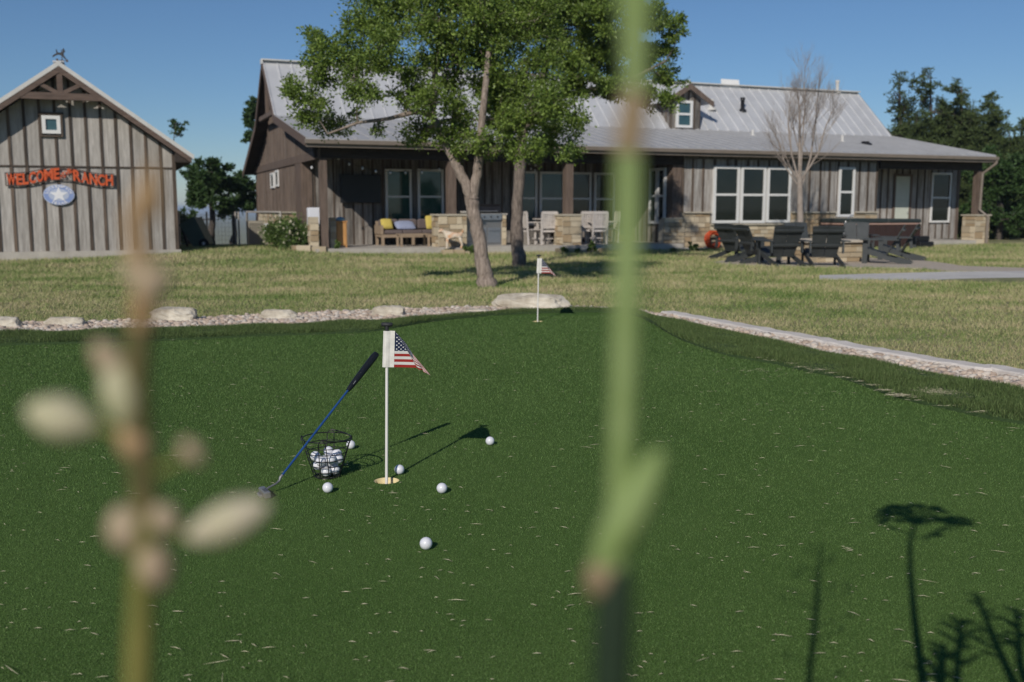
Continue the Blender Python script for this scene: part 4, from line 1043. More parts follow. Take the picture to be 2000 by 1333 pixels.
for (fu, mat, lab, w_, tilt, dz) in ((.14, yellow_m, 'yellow cushion at the left end of the outdoor sofa', .36, R(55), -.07), (.87, yellow_m, 'square yellow cushion standing at the right end of the outdoor sofa', .44, R(70), -.03)):
    o = cushion(w_, w_, .16, mat, 'throw_pillow', None, HF.world(u0+L*fu, 1.75+.40, FLOOR+.46+.25+dz), (tilt, 0, HF.a), lab, 'throw pillows on the outdoor sofa')
o = cushion(.62, .42, .2, bluegrey_m, 'throw_pillow', None, HF.world(u0+L*.42, 1.75+.34, FLOOR+.46+.13), (R(28), 0, HF.a), 'blue grey pillow lying slumped on the outdoor sofa', 'throw pillows on the outdoor sofa')
def ctable():
    u = HF.u(806, 1.05); t = thing('coffee_table', 'low slatted wooden coffee table in front of the outdoor sofa', 'table', HF.world(u, 1.05, FLOOR), HF.a)
    mm = M()
    for k in range(5): mm.box(-.45, -.25+k*.10, .34, .45, -.158+k*.10, .37)
    mm.build('tabletop', sofa_wood, t)
    for a in (-1, 1):
        for b in (-1, 1): M().box(a*.41-.03, b*.21-.03, 0, a*.41+.03, b*.21+.03, .339).build('leg', sofa_wood, t)
ctable()
def cabinet():
    u = HF.u(664, 1.2); z = HF.z(664, 432, 1.2); h = z-FLOOR
    t = thing('wooden_cabinet', 'narrow orange wooden cabinet behind the left porch post', 'cabinet', HF.world(u, 1.2, FLOOR), HF.a)
    mm = M(); mm.box(-.15, -.16, .05, .15, .16, h-.03); mm.build('carcass', orange_wood, t); M().box(-.17, -.185, h-.03, .17, .175, h).build('top', orange_wood, t)
    M().box(-.135, -.175, .09, .135, -.162, h-.06).build('door', orange_wood, t)
    for a in (-1,1):
        for b in (-1,1): M().box(a*.13-.02, b*.13-.02, 0, a*.13+.02, b*.13+.02, .05).build('leg', orange_wood, t)
    mm = M(); mm.lathe([(.0,.0),(.15,.0),(.17,.02),(.13,.07),(.10,.10),(.03,.115),(0,.115)], n=16, sx=.9); o = mm.build('bowl', sky_blue_m, loc=HF.world(u, 1.2, FLOOR+h), rot=(0,0,.3)); tag(o, 'pale blue upturned bowl on top of the orange cabinet', 'bowl')
cabinet()
def whitebox():
    u = HF.u(614, VC-.3); v = VC+.0; p = HF.world(HF.u(613, 1.0), 1.0, FLOOR)
    t = thing('white_drink_cooler', 'white plastic drink cooler on a narrow stand by the left porch pier', 'cooler', p, HF.a)
    M().bbox(-.18, -.13, .60, .18, .13, 1.12, .02).build('body', white_plastic, t); M().bbox(-.09, -.09, 0, .09, .09, .599, .015).build('stand', white_plastic, t)
    M().box(-.04, -.17, .68, .0, -.131, .72).build('tap', black_plastic, t)
whitebox()
def dog():
    p = HWp(886, VC-.75, -.02)
    me = bpy.data.meshes.new('dog'); k = 1.0
    J = [(0,0,.40,.085),(.16,0,.42,.075),(-.17,0,.41,.095),(-.25,0,.50,.055),(-.36,0,.55,.05),(-.44,0,.51,.03),
         (-.19,-.06,.26,.042),(-.20,-.065,.10,.03),(-.22,-.065,.03,.032),(-.19,.06,.26,.042),(-.18,.065,.10,.03),(-.20,.065,.03,.032),
         (.18,-.06,.29,.05),(.23,-.065,.14,.03),(.19,-.065,.03,.032),(.18,.06,.29,.05),(.24,.065,.14,.03),(.20,.065,.03,.032),(.25,0,.50,.022),(.27,0,.60,.015),
         (-.33,-.05,.60,.016),(-.33,.05,.60,.016)]
    E_ = [(0,1),(0,2),(2,3),(3,4),(4,5),(2,6),(6,7),(7,8),(2,9),(9,10),(10,11),(1,12),(12,13),(13,14),(1,15),(15,16),(16,17),(1,18),(18,19),(4,20),(4,21)]
    me.from_pydata([j[:3] for j in J], E_, []); me.materials.append(dog_m); o = bpy.data.objects.new('dog', me); COL.objects.link(o)
    sm = o.modifiers.new('skin', 'SKIN'); sm.use_smooth_shade = True
    for i, j in enumerate(J): me.skin_vertices[0].data[i].radius = (j[3], j[3])
    me.skin_vertices[0].data[0].use_root = True; ss = o.modifiers.new('sub', 'SUBSURF'); ss.levels = 2; ss.render_levels = 2
    me2 = bpy.data.meshes.new_from_object(o.evaluated_get(bpy.context.evaluated_depsgraph_get())) if False else None
    o.location = p; o.rotation_euler = (0, 0, HF.a-.2); tag(o, 'cream and orange dog standing in front of the stone pier beside the sofa', 'dog')
dog()
def kitchen():
    v = 1.0; ua_, ub_ = HF.u(902, v-.4), HF.u(930, v-.4); uc_, ud_ = HF.u(943, v), HF.u(979, v); ue_ = HF.u(986, v)
    zt2 = HF.z(930, 416, v-.4); t = thing('outdoor_kitchen', 'stone outdoor kitchen counter with steel doors behind the leaning tree', 'outdoor kitchen', HF.world(ua_, v-.4, FLOOR), HF.a)
    Lh = zt2-FLOOR; mm = M(); ashlar(mm, 0, ub_-ua_, -.0, Lh, 0, -1, 'x', 5, (.08,.16)); mm.box(0, .022, 0, ub_-ua_, 1.0, Lh-.01, 1); ashlar(mm, .0, 1.0, 0, Lh, .0, -1, 'y', 6, (.08,.16)); mm.build('stone_end', [rough_white, mortar], t)
    M().box(-.06, -.08, Lh, ub_-ua_+.06, 1.05, Lh+.05).build('countertop', concrete, t)
    x0, x1, x2 = ub_-ua_+.0, ud_-ua_, ue_-ua_; yf = .35
    zz = HF.z(960, 420, v)-FLOOR
    M().box(x0, yf+.03, 0, x1, 1.0, zz).build('cabinet', steel_dark, t)
    mm = M(); ashlar(mm, x1, x2+.02, 0, zz, yf, -1, 'x', 9); mm.box(x1, yf+.022, 0, x2+.02, 1.0, zz-.01, 1); mm.build('stone_end', [stone, mortar], t)
    M().box(x0, yf-.05, zz, x2+.05, 1.05, zz+.04).build('countertop', concrete, t)
    for (a, b) in ((.05,.48),(.52,.95)):
        w_ = (x1-x0); d = M().box(x0+w_*a, yf, .08, x0+w_*b, yf+.028, .52).build('cabinet_door', steel, t); M().tube([(x0+w_*a+.04, yf-.03, .44), (x0+w_*b-.04, yf-.03, .44)], .01, 6).build('handle', steel, d)
    g = thing('gas_grill', 'black hooded steel gas grill set in the outdoor kitchen counter', 'grill', HF.world(ua_+(x0+x1)/2, v-.4+yf, FLOOR+zz+.04), HF.a); w_ = (x1-x0)/2-.02
    M().box(-w_, -.06, -.19, w_, -.052, -.01).build('control_panel', steel, g)
    for k in range(4): M().tube([(-w_*.7+k*w_*.46, -.10, -.10), (-w_*.7+k*w_*.46, -.061, -.10)], .022, 10).build('knob', black_plastic, g)
    M().prismx([(0,0),(.0,.06),(.06,.20),(.2,.28),(.45,.28),(.55,.2),(.58,0)], -w_, w_).build('hood', black_plastic, g); M().tube([(-w_*.7,-.05,.07),(w_*.7,-.05,.07)], .013, 8).build('handle', steel, g)
kitchen()
def dining():
    def chair(label):
        t = thing('patio_chair', label, 'chair', (0,0,0), 0, 'pale patio dining chairs'); s = furn_wood
        for a in (-1,1):
            M().beam((a*.25,.24,0),(a*.25,.24,.66), .05,.05,(0,1,0)).build('leg', s, t); M().beam((a*.25,-.24,0),(a*.25,-.30,.98), .05,.05,(0,1,0)).build('leg', s, t)
            M().box(a*.25-.04,-.26,.661,a*.25+.04,.29,.69).build('armrest', s, t)
        mm = M()
        for k in range(5): mm.box(-.22, -.22+k*.09, .44, .22, -.14+k*.09, .465)
        mm.box(-.24,.22,.38,.24,.245,.438); mm.box(-.24,-.26,.38,.24,-.235,.438); mm.build('seat', s, t)
        mm = M()
        for k in range(6): mm.beam((-.19+k*.076,-.262,.50),(-.19+k*.076,-.30,.94), .055,.02,(0,1,0))
        mm.beam((-.25,-.305,.965),(.25,-.305,.965), .035,.09); mm.beam((-.25,-.275,.52),(.25,-.275,.52), .03,.06); mm.build('backrest', s, t)
        M().box(-.24,-.02,.16,.24,.02,.20).build('stretcher', s, t)
        return t
    c0 = chair('x')
    spots = [(1040, 1.35, -90, 'pale slatted patio chair side-on at the left end of the dining table'), (1066, 1.0, 0, 'pale patio chair with its back to the lawn, left of the stone pier'),
             (1142, 1.35, 0, 'pale patio chair half hidden behind the stone pier of the porch'), (1165, 1.0, 0, 'pale patio chair seen from behind, right of the stone pier'), (1190, 1.6, 80, 'pale patio chair turned sideways at the right end of the dining table'), (1078, 2.35, 180, 'pale patio chair on the far side of the dining table')]
    for i, (px, v, rz, lab) in enumerate(spots):
        o = c0 if i == 0 else copy_tree(c0); o.location = HWp(px, v); o.rotation_euler = (0, 0, HF.a+R(rz)); o['label'] = lab
    p = HWp(1108, 1.7); t = thing('dining_table', 'pale wooden patio dining table behind the stone pier', 'table', p, HF.a)
    mm = M()
    for k in range(8): mm.box(-1.0, -.45+k*.114, .75, 1.0, -.345+k*.114, .785)
    mm.box(-.93,-.38,.68,.93,-.35,.749); mm.box(-.93,.35,.68,.93,.38,.749); mm.build('tabletop', furn_wood, t)
    for a in (-1,1):
        for b in (-1,1): M().box(a*.88-.045,b*.36-.045,0,a*.88+.045,b*.36+.045,.679).build('leg', furn_wood, t)
dining()
# string lights
def string_lights(pts, lab):
    t = thing('string_lights', lab, 'string lights', pts[0], 0, 'string lights under the porch roof'); o = pts[0]; mm = M(); L = []
    for i in range(len(pts)-1):
        a, b = pts[i]-o, pts[i+1]-o
        for k in range(6): q = a.lerp(b, k/6); q.z += .06-.03*sin(pi*k/6); L.append(q)
    L.append(pts[-1]-o+Vector((0,0,.06))); mm.tube(L, .006, 4); mm.build('cable', black_plastic, t)
    for p in pts:
        q = p-o; b = M().ball(q, .034, 6, sz=1.2).build('bulb', bulb_m, t); M().tube([q+Vector((0,0,.035)), q+Vector((0,0,.075))], .017, 6).build('socket', black_plastic, b)
def SW(px, py, v): u, z = HF.hit(px, py, v); return HF.world(u, v, z)
string_lights([SW(*q, .75) for q in ((609,328),(661,310))]+[SW(*q, .9) for q in ((682,321),(708,329),(734,335),(762,338),(792,338),(824,337),(858,331),(890,342))], 'string of white bulbs sagging across the left half of the porch')
string_lights([SW(x, y, 1.0+i*.22) for i, (x, y) in enumerate(((1055,304),(1048,315),(1046,323),(1045,333),(1037,330),(1034,320),(1032,308)))], 'string of white bulbs hanging in a loop before the dining windows')
# hose coil
def hose():
    p = HWp(1394, VC-.55, -.13); t = thing('garden_hose', 'coiled orange hose on a stand against the stone wall', 'hose', p, HF.a+.15)
    mm = M(); r = random.Random(4); pts = []
    for k in range(14*24):
        a = 2*pi*k/24; q = k/(14*24); rr = .235+.045*sin(q*31)+.01*sin(a*3); pts.append((rr*cos(a), -.12+.24*((q*3)%1)+.02*sin(a*2+q*9), .29+rr*sin(a)*1.02))
    mm.tube(pts, .017, 6); mm.build('coil', orange_hose, t)
    mm = M(); mm.beam((0,.13,0),(0,.13,.42),.05,.03); mm.beam((0,.13,.33),(0,-.14,.33),.07,.07); mm.box(-.2,.05,0,.2,.2,.02); mm.build('stand', black_plastic, t)
hose()
# hot tub
def hottub():
    v = .2; u0, u1 = HF.u(1662, v-1.4), HF.u(1797, v-1.4); p = HF.world(u0, v-1.4+.0, -.14); 
    w_ = u1-u0; z1 = HF.z(1740, 436, v-1.4)+.14; d = 1.4
    t = thing('hot_tub', 'brown panelled hot tub with dark folded cover beside the porch', 'hot tub', p, HF.a)
    mm = M()
    n = 14
    for k in range(n): mm.box(w_*k/n+.004, 0, .05, w_*(k+1)/n-.004, .03, z1-.06)
    for k in range(8): mm.box(-.0, .03+(d-.03)*k/8+.004, .05, .03, .03+(d-.03)*(k+1)/8-.004, z1-.06)
    mm.box(.02,.02,0,w_-.02,d,z1-.062); mm.build('cabinet', tub_brown, t)
    M().bbox(-.03,-.03,z1-.06,w_+.03,d+.02,z1,.015).build('rim', pink_trim, t)
    M().bbox(-.06,-.06,z1+.001,w_*.52,d+.04,z1+.15,.03).build('cover', tub_cover, t); M().bbox(w_*.525,-.06,z1+.001,w_+.05,d+.04,z1+.13,.03).build('cover', tub_cover, t)
    mm = M(); mm.tube([(-.12,.15,.35),(-.1,.15,z1-.02),(-.02,.15,z1+.12),(.15,.15,z1+.25),(.25,.15,z1+.25)], .018, 8); mm.tube([(-.12,.15,.35),(.0,.15,.35)], .018, 8); mm.build('cover_lifter', steel, t)
    for a in (0,1): M().bbox((w_+.0) if a else -.05, -.05, .02, w_+.05 if a else -.0, 0.06, z1-.07, .01).build('corner_trim', tub_brown, t)
    s_ = thing('tub_step', 'black plastic step at the right side of the hot tub', 'step', HF.world(u0+w_-.25, v-1.85, -.14), HF.a)
    M().bbox(-.1,0,0,.5,.38,.2,.02).build('lower_tread', black_plastic, s_); M().bbox(-.1,.2,.201,.5,.38,.38,.02).build('upper_tread', black_plastic, s_)
hottub()
# fire pit and adirondack chairs
def firepit():
    g = gp(1618, 512, -.12); g.y += .55; t = thing('fire_pit', 'square stone fire pit with a pale cap among the dark chairs', 'fire pit', (g.x, g.y, -.118), HF.a)
    mm = M(); a = .68
    for (ax, s_, seed) in (('x',-1,1),('x',1,2),('y',-1,3),('y',1,4)): ashlar(mm, -a+.03, a-.03, 0, .46, s_*(a-.04), s_, ax, seed+90, (.1,.16))
    mm.build('stone_base', [stone, mortar], t)
    mm = M(); b = a+.06
    mm.box(-b,-b,.461,b,-a+.2,.52); mm.box(-b,a-.2,.461,b,b,.52); mm.box(-b,-a+.2,.461,-a+.2,a-.2,.519); mm.box(a-.2,-a+.2,.461,b,a-.2,.519); mm.build('cap', mk('cap_stone', (.50,.44,.36), (.58,.52,.43), scale=6, rough=.9), t)
    M().box(-a+.1,-a+.1,.0,a-.1,a-.1,.36).build('ash_bed', soil_m, t)
firepit()
def adirondack():
    t = thing('adirondack_chair', 'x', 'chair', (0,0,0), 0, 'dark adirondack chairs round the fire pit'); s = chair_grey
    bo, to = Vector((0,-.10,.20)), Vector((0,-.47,.92)); dd = (to-bo).normalized(); nn = Vector((0, dd.z, -dd.y))
    for k in (-1, 1):
        mm = M(); w0, w1 = .235, .30
        q = [bo+Vector((k*.006,0,0)), bo+Vector((k*w0,0,0)), to+Vector((k*w1,0,-.02)), to+Vector((k*.006,0,0))]
        mm.add([p+nn*.012 for p in q]+[p-nn*.012 for p in q], [(0,1,2,3) if k > 0 else (3,2,1,0), (7,6,5,4) if k > 0 else (4,5,6,7)]+[((i+1)%4, i, 4+i, 4+(i+1)%4) for i in range(4)]); mm.build('backrest_board', s, t)
    mm = M()
    for f, hw_ in ((.86,.29),(.40,.29)):
        c = bo+(to-bo)*f-nn*.035; mm.beam(c-Vector((hw_,0,0)), c+Vector((hw_,0,0)), .045, .07, nn)
    mm.build('back_rail', s, t)
    mm = M()
    for k in range(5):
        a = k/5; b = (k+.9)/5; y0, y1 = .38-.50*a, .38-.50*b; z0, z1 = .39-.17*a, .39-.17*b
        mm.add([(x, y, z+o_) for o_ in (0, -.022) for (x, y, z) in ((-.27,y0,z0),(.27,y0,z0),(.27,y1,z1),(-.27,y1,z1))], [(3,2,1,0),(4,5,6,7),(0,1,5,4),(1,2,6,5),(2,3,7,6),(3,0,4,7)])
    mm.build('seat', s, t)
    for k in (-1, 1):
        mm = M(); x = k*.285; mm.prismx([(.40,.37),(.40,.25),(-.42,.0),(-.68,.0),(-.62,.07),(-.10,.20),(.2,.31)][::-1], x-.014, x+.014); mm.build('stringer', s, t)
        M().box(k*.315-.014,.30,0,k*.315+.014,.41,.555).build('leg', s, t)
        mm = M(); mm.prism([(k*.36-.085,.556),(k*.36+.085,.556),(k*.36+.085,.580),(k*.36-.085,.580)], -.38, .46); mm.build('armrest', s, t)
        M().beam((k*.31,-.33,.02+.54),(k*.31,-.36,.30),.03,.07).build('arm_support', s, t)
    return t
c0 = adirondack()
CH = [(1536,521,8,'dark adirondack chair seen square from behind, left of centre at the fire pit'),(1621,522,-4,'dark adirondack chair seen square from behind, right of centre at the fire pit'),
      (1478,513,-72,'dark adirondack chair side-on at the left, nearer of the left pair'),(1438,506,-58,'bluish adirondack chair at the far left, behind the nearer side-on one'),
      (1567,499,-168,'grey adirondack chair facing the camera beyond the fire pit, below the bare tree'),(1674,499,168,'grey adirondack chair facing the camera beyond the fire pit, before the hot tub'),
      (1722,514,66,'dark adirondack chair side-on at the right, nearer of the right pair'),(1752,507,62,'adirondack chair mostly hidden behind the nearer one at the right')]
for i, (px, py, rz, lab) in enumerate(CH):
    g = gp(px, py, -.118); o = c0 if i == 0 else copy_tree(c0); o.location = (g.x, g.y+(.55 if i < 2 else 0), -.118); o.rotation_euler = (0, 0, R(rz)); o.scale = (1.14, 1, .97); o['label'] = lab
# left side: condenser, pipes, cart, fence
def condenser():
    g = gp(500, 483, -.12); w_ = 36*g.y/F; h = 50*g.y/F
    t = thing('air_conditioner', 'beige air conditioning condenser at the left end of the house', 'air conditioner', (g.x, g.y, -.12), HF.a); w2 = w_*.42
    mm = M(); mm.box(-w2+.03,-w2+.03,.05,w2-.03,w2-.03,h-.06)
    for k in range(11):
        x = -w2+.04+k*(2*w2-.08)/10
        mm.box(x-.008,-w2+.005,.08,x+.008,-w2+.03,h-.08); mm.box(-w2+.005,x-.008,.08,-w2+.03,x+.008,h-.08)
    mm.build('coil_grille', ac_grey, t)
    mm = M(); mm.box(-w2,-w2,0,w2,w2,.07); mm.box(-w2,-w2,h-.07,w2,w2,h)
    for a in (-1,1):
        for b in (-1,1): mm.box(a*w2-(.04 if a>0 else 0), b*w2-(.04 if b>0 else 0), .07, a*w2+(0 if a>0 else .04), b*w2+(0 if b>0 else .04), h-.07)
    mm.build('casing', ac_grey, t); mm = M()
    for k in range(6): mm.tube([(w2*.14*(k+1)*cos(q*pi/10), w2*.14*(k+1)*sin(q*pi/10), h+.01) for q in range(20)], .006, 4, closed=True)
    mm.build('fan_guard', ac_grey, t)
    g2 = gp(521, 478, -.1); b = thing('utility_box', 'white electrical disconnect box beside the condenser', 'utility box', (g2.x, g2.y, -.15), HF.a)
    M().bbox(-.07,-.05,.45,.07,.05,.78,.01).build('enclosure', white_plastic, b); M().tube([(0,0,0),(0,0,.449)], .02, 8).build('conduit', pipe_grey, b)
condenser()
def pipes():
    g = gp(548, 484, -.12); g.y = 30.; a = at(482, 414, 31.5); b = at(548, 415, 30.); t = thing('pipe_rail', 'pale pipe rail standing above the condenser', 'railing', (b.x, b.y, -.15))
    M().tube([(0,0,0),(0,0,b.z+.15),(a.x-b.x,a.y-b.y,a.z+.15),(a.x-b.x,a.y-b.y,0)], .035, 8).build('pipe', pipe_grey, t)
pipes()
def cart():
    Y = 31.0; g = at(402, 484, Y); s = Y/F; t = thing('dump_cart', 'dark green garden dump cart tipped up on its end beside the barn', 'cart', (g.x, g.y, float(gh(g.x, g.y)))); z0 = g.z-t.location.z
    mm = M(); ang = R(28)
    # the tub: a tapered open box stood on its nose
    def tr(x, y, z): c, s_ = cos(ang), sin(ang); return (x*c-z*s_, y, x*s_+z*c)
    L_, D_, Wd = 58*s, 22*s, .75
    o = [(-D_/2, 0), (D_/2+.12, .0), (D_/2+.12, L_), (-D_/2, L_)]
    outer_ = []; 
    for (w_, z) in ((Wd/2*.86, .02), (Wd/2, L_)):
        for x in (-.26, .26): outer_ += [tr(x*(.85 if z < .1 else 1), -w_, z), tr(x*(.85 if z < .1 else 1), w_, z)]
    a = outer_
    mm.add(a, [(0,1,3,2),(0,4,5,1),(2,3,7,6),(0,2,6,4)]); mm.add([tuple(Vector(p)*.97+Vector((0,0,.03))) for p in a], [(2,3,1,0),(1,5,4,0),(6,7,3,2),(4,6,2,0)])
    mm.beam(tr(-.27,-Wd/2,L_), tr(.27,-Wd/2,L_), .05, .05); mm.beam(tr(-.27,Wd/2,L_), tr(.27,Wd/2,L_), .05, .05)
    mm.build('tub', cart_green, t)
    for sgn in (-1, 1):
        w_ = M(); w_.tube([(.05, sgn*.33-.04, .15), (.05, sgn*.33+.04, .15)], .15, 18, smooth=False); wo = w_.build('wheel', black_rubber, t); M().tube([(.05, sgn*.33-.045, .15), (.05, sgn*.33+.045, .15)], .05, 12).build('hub', white_plastic, wo)
    for q in (-.3, .3): M().beam((-.45,q,0), tr(-.24,q,L_*.95), .05,.05).build('frame_bar', black_plastic, t)
    M().beam((.05,-.36,.15),(.05,.36,.15),.04,.04).build('axle', black_plastic, t)
cart()
def wirefence():
    Y = 33.; t = thing('wire_fence', 'wire mesh fence between thin steel posts beyond the cart', 'fence', (at(420, 484, Y).x, Y, -.2)); ox = t.location.x
    xs_ = [at(px, 484, Y).x-ox for px in (352, 406, 462, 468)]
    for x in xs_: M().tube([(x,0,-.4),(x,0,at(400,414,Y).z+.2)], .03, 6).build('post', pipe_grey, t)
    mm = M(); z1 = at(400,417,Y).z+.2
    for k in range(9): mm.tube([(xs_[0],0,.05+(z1-.1)*k/8),(xs_[-2],0,.05+(z1-.1)*k/8)], .004, 3)
    n = 16
    for k in range(n+1): x = xs_[0]+(xs_[-2]-xs_[0])*k/n; mm.tube([(x,0,.05),(x,0,z1-.05)], .004, 3)
    mm.build('mesh', pipe_grey, t)
wirefence()
# planting bed edging stones
def edging(pts, name, label, mat=stone, h=.13):
    mm = M(); r = random.Random(len(pts)); 
    for i in range(len(pts)-1):
        a, b = pts[i], pts[i+1]; n = max(1, int((b-a).length/.3))
        for k in range(n):
            p, q = a.lerp(b, (k+.04)/n), a.lerp(b, (k+.96)/n); hh = h+r.uniform(-.02, .02); zc = float(gh(p.x, p.y))-.05
            mm.beam((p.x,p.y,zc+hh/2),(q.x,q.y,zc+hh/2), .16, hh+.05)
    o = mm.build(name, mat); return tag(o, label, 'stone edging')
edging([gp(*q, -.14) for q in ((552,487),(556,495),(580,500),(640,500.5))], 'stone_edging', 'low tan stone edging round the flowering shrub bed', stone, .17)
edging([gp(*q, -.14) for q in ((862,497.5),(930,496.5))], 'stone_edging', 'brown stone edging below the dog and stone pier', stone, .14)
edging([gp(*q, -.14) for q in ((1084,494),(1190,493.5))], 'stone_edging', 'brown stone edging below the middle stone pier', stone, .14)
edging([gp(*q, -.14) for q in ((1240,489),(1300,488),(1395,487))], 'stone_edging', 'pale stone edging below the sunlit stone wall', rough_white, .1)

# ------------------------------------------------------------------ vegetation
def leafcloud(name, C, size, mat, parent, seed=1, asp=.5, up=.3):
    r = np.random.default_rng(seed); n = len(C)
    d = r.normal(size=(n,3)); d /= np.linalg.norm(d, axis=1)[:,None]
    e = r.normal(size=(n,3)); e[:,2] += up; e -= d*(e*d).sum(1)[:,None]; e /= np.linalg.norm(e, axis=1)[:,None]
    nn = np.cross(d, e); L = size*r.uniform(.6, 1.35, n)[:,None]; Wd = L*asp
    V = np.stack([C-d*L*.5, C+e*Wd*.5+nn*L*.08, C+d*L*.5, C-e*Wd*.5+nn*L*.08], 1).reshape(-1,3)
    Fa = np.arange(4*n).reshape(n,4); return npmesh(name, V, Fa, mat, parent)
def wig(a, b, n, amp, r, sag=0):
    pts = []; d = b-a; L = d.length
    o1 = Vector((r.uniform(-1,1), r.uniform(-1,1), r.uniform(-1,1)))*amp*L; o2 = Vector((r.uniform(-1,1), r.uniform(-1,1), r.uniform(-1,1)))*amp*L*.6
    for k in range(n+1): t = k/n; pts.append(a+d*t+o1*sin(pi*t)+o2*sin(2*pi*t)+Vector((0,0,sag*L*sin(pi*t))))
    return pts
def tree(name, label, cat, base, limbs, lobes, nleaf, lsize, lmat, bmat, seed, group=None, twigs=9, asp=.55, squash=1.0, inner=.35, up=.3):
    """limbs: lists of (point, radius); lobes: (centre, radius)"""
    r = random.Random(seed); nr = np.random.default_rng(seed)
    t = thing(name, label, cat, base, 0, group); B = Vector(base); tr = M(); nodes = []
    for li in limbs:
        pts = []; rad = []
        for i in range(len(li)-1):
            a, b = li[i], li[i+1]
            for k in range(5): f = k/5; q = Vector(a[0]).lerp(Vector(b[0]), f); j = a[1]*.12; pts.append(q-B+Vector((r.uniform(-j,j), r.uniform(-j,j), 0))); rad.append((a[1]+(b[1]-a[1])*f)*(1+.06*r.uniform(-1,1)))
        pts.append(Vector(li[-1][0])-B); rad.append(li[-1][1]); tr.tube(pts, rad, 12); nodes += [(p, q) for p, q in list(zip(pts, rad))[len(pts)//3:]]
    C = []; tot = sum(l[1]**2.2 for l in lobes)
    for (c, rad) in lobes:
        c = Vector(c)-B; base_pt, br_ = min(nodes, key=lambda q: (q[0]-c).length+ (0 if q[0].z < c.z+rad*.3 else .8)*rad)
        L = wig(base_pt, c, 8, .09, r, -.03); r0 = min(br_*.8, .02+rad*.06); tr.tube(L, [r0*(1-.72*k/8) for k in range(9)], 6, caps=False)
        for p, k in zip(L[3:], range(6)): nodes.append((p, r0*(.7-.1*k)))
        n = max(8, int(nleaf*rad**2.2/tot)); nt_ = max(4, int(twigs*(.6+rad)))
        per = max(3, n//(nt_*4))
        for k in range(nt_):
            d = Vector((r.gauss(0,1), r.gauss(0,1), r.gauss(0,1)*squash)).normalized(); e = c+d*rad*r.uniform(.6, 1.12)
            s0_ = L[r.randint(4, 8)]; tw = wig(s0_, e, 4, .12, r); tr.tube(tw, [r0*.3, r0*.24, r0*.18, r0*.12, r0*.06], 4, caps=False)
            for g in range(4):
                f = r.uniform(inner, 1.05); i = min(3, int(f*4)); q = tw[i].lerp(tw[i+1], min(1.2, f*4-i)); sc = rad*r.uniform(.05, .13)+.03
                C.append(nr.normal(0, sc, (per,3))*np.array([1,1,.7])+np.array(q))
    tr.build('trunk', bmat, t)
    C = np.concatenate(C); leafcloud('crown', C, lsize, lmat, t, seed, asp, up)
    return t
def LB(lst, Y, dr=.5, seed=0):
    r = random.Random(seed); out = []
    for (x, y, rad) in lst: rr = rad*Y/F; yy = Y+r.uniform(-1,1)*dr; out.append((at(x, y, yy), rr))
    return out
# leaning two-stemmed oak
Y1 = 15.0
b1 = at(952, 560, Y1); b1.z = float(gh(b1.x, b1.y))-.03
limbs = [[(at(952,562,Y1), .15), (at(945,525,Y1), .115), (at(935,470,Y1), .105), (at(926,415,Y1), .10), (at(921,385,Y1), .11)],
         [(at(921,388,Y1), .085), (at(905,350,Y1), .075), (at(880,300,Y1), .065), (at(866,275,Y1+.1), .055), (at(845,225,Y1+.2), .05), (at(850,130,Y1+.3), .04), (at(880,20,Y1), .025)],
         [(at(922,388,Y1), .085), (at(932,340,Y1), .07), (at(936,290,Y1-.1), .06), (at(945,200,Y1-.2), .05), (at(955,100,Y1), .045), (at(940,0,Y1), .03)],
         [(at(850,228,Y1+.2), .045), (at(815,218,Y1), .038), (at(760,232,Y1-.2), .028), (at(700,240,Y1-.3), .02), (at(640,262,Y1-.4), .012)]]
l1 = LB([(600,190,45),(565,170,26),(640,115,55),(625,70,40),(700,70,70),(690,150,38),(720,185,32),(645,235,42),(590,235,22),(770,95,60),(760,10,70),(800,175,48),(815,255,42),(850,40,80),(880,130,70),(850,200,42),(905,225,45),(880,270,34),
         (930,40,85),(960,140,70),(980,230,48),(955,275,28),(1020,60,80),(1045,150,65),(1040,225,48),(1090,195,42),(1085,262,36),(1120,285,22),(1135,245,24),(930,-60,100),(820,-60,80),(1040,-50,80),(740,255,18),(700,225,16),(890,300,20),(965,300,18),(1000,280,24),(1105,302,18),(1040,285,22),(1010,300,22),(1075,285,26),(1055,310,16),(1130,300,16),(935,285,26),(905,262,26),(860,262,22),(1000,245,34)], Y1, .75, 3)
tree('oak_tree', 'leaning two-stemmed oak with a full green crown in front of the porch', 'tree', b1, limbs, l1, 104000, .050, leaf_oak, bark, 5, twigs=20)
Y2 = 22.6
b2 = at(1014, 516, Y2); b2.z = float(gh(b2.x, b2.y))-.03
limbs = [[(at(1014,517,Y2), .17), (at(1011,480,Y2), .145), (at(1010,400,Y2), .125), (at(1015,320,Y2), .13), (at(1020,260,Y2), .12), (at(1060,150,Y2), .09), (at(1090,40,Y2), .06), (at(1100,-40,Y2), .04)],
         [(at(1024,250,Y2), .09), (at(1090,190,Y2), .075), (at(1160,175,Y2), .06), (at(1240,150,Y2), .04), (at(1300,120,Y2), .02)]]
l2 = LB([(1100,60,70),(1160,20,65),(1180,100,60),(1130,150,52),(1075,215,40),(1220,60,60),(1240,130,45),(1290,90,38),(1310,150,34),(1325,50,26),(1275,30,40),(1200,175,40),(1255,190,34),(1310,195,24),(1080,-30,80),(1180,-50,70),(1010,290,26),(1060,275,24),(980,180,60),(1000,20,70),(1120,235,22)], Y2, 1.0, 4)
tree('oak_tree', 'upright dark trunked oak behind the leaning one, crown reaching right to the dormer', 'tree', b2, limbs, l2, 90000, .070, leaf_oak, bark_mid, 8, twigs=15)
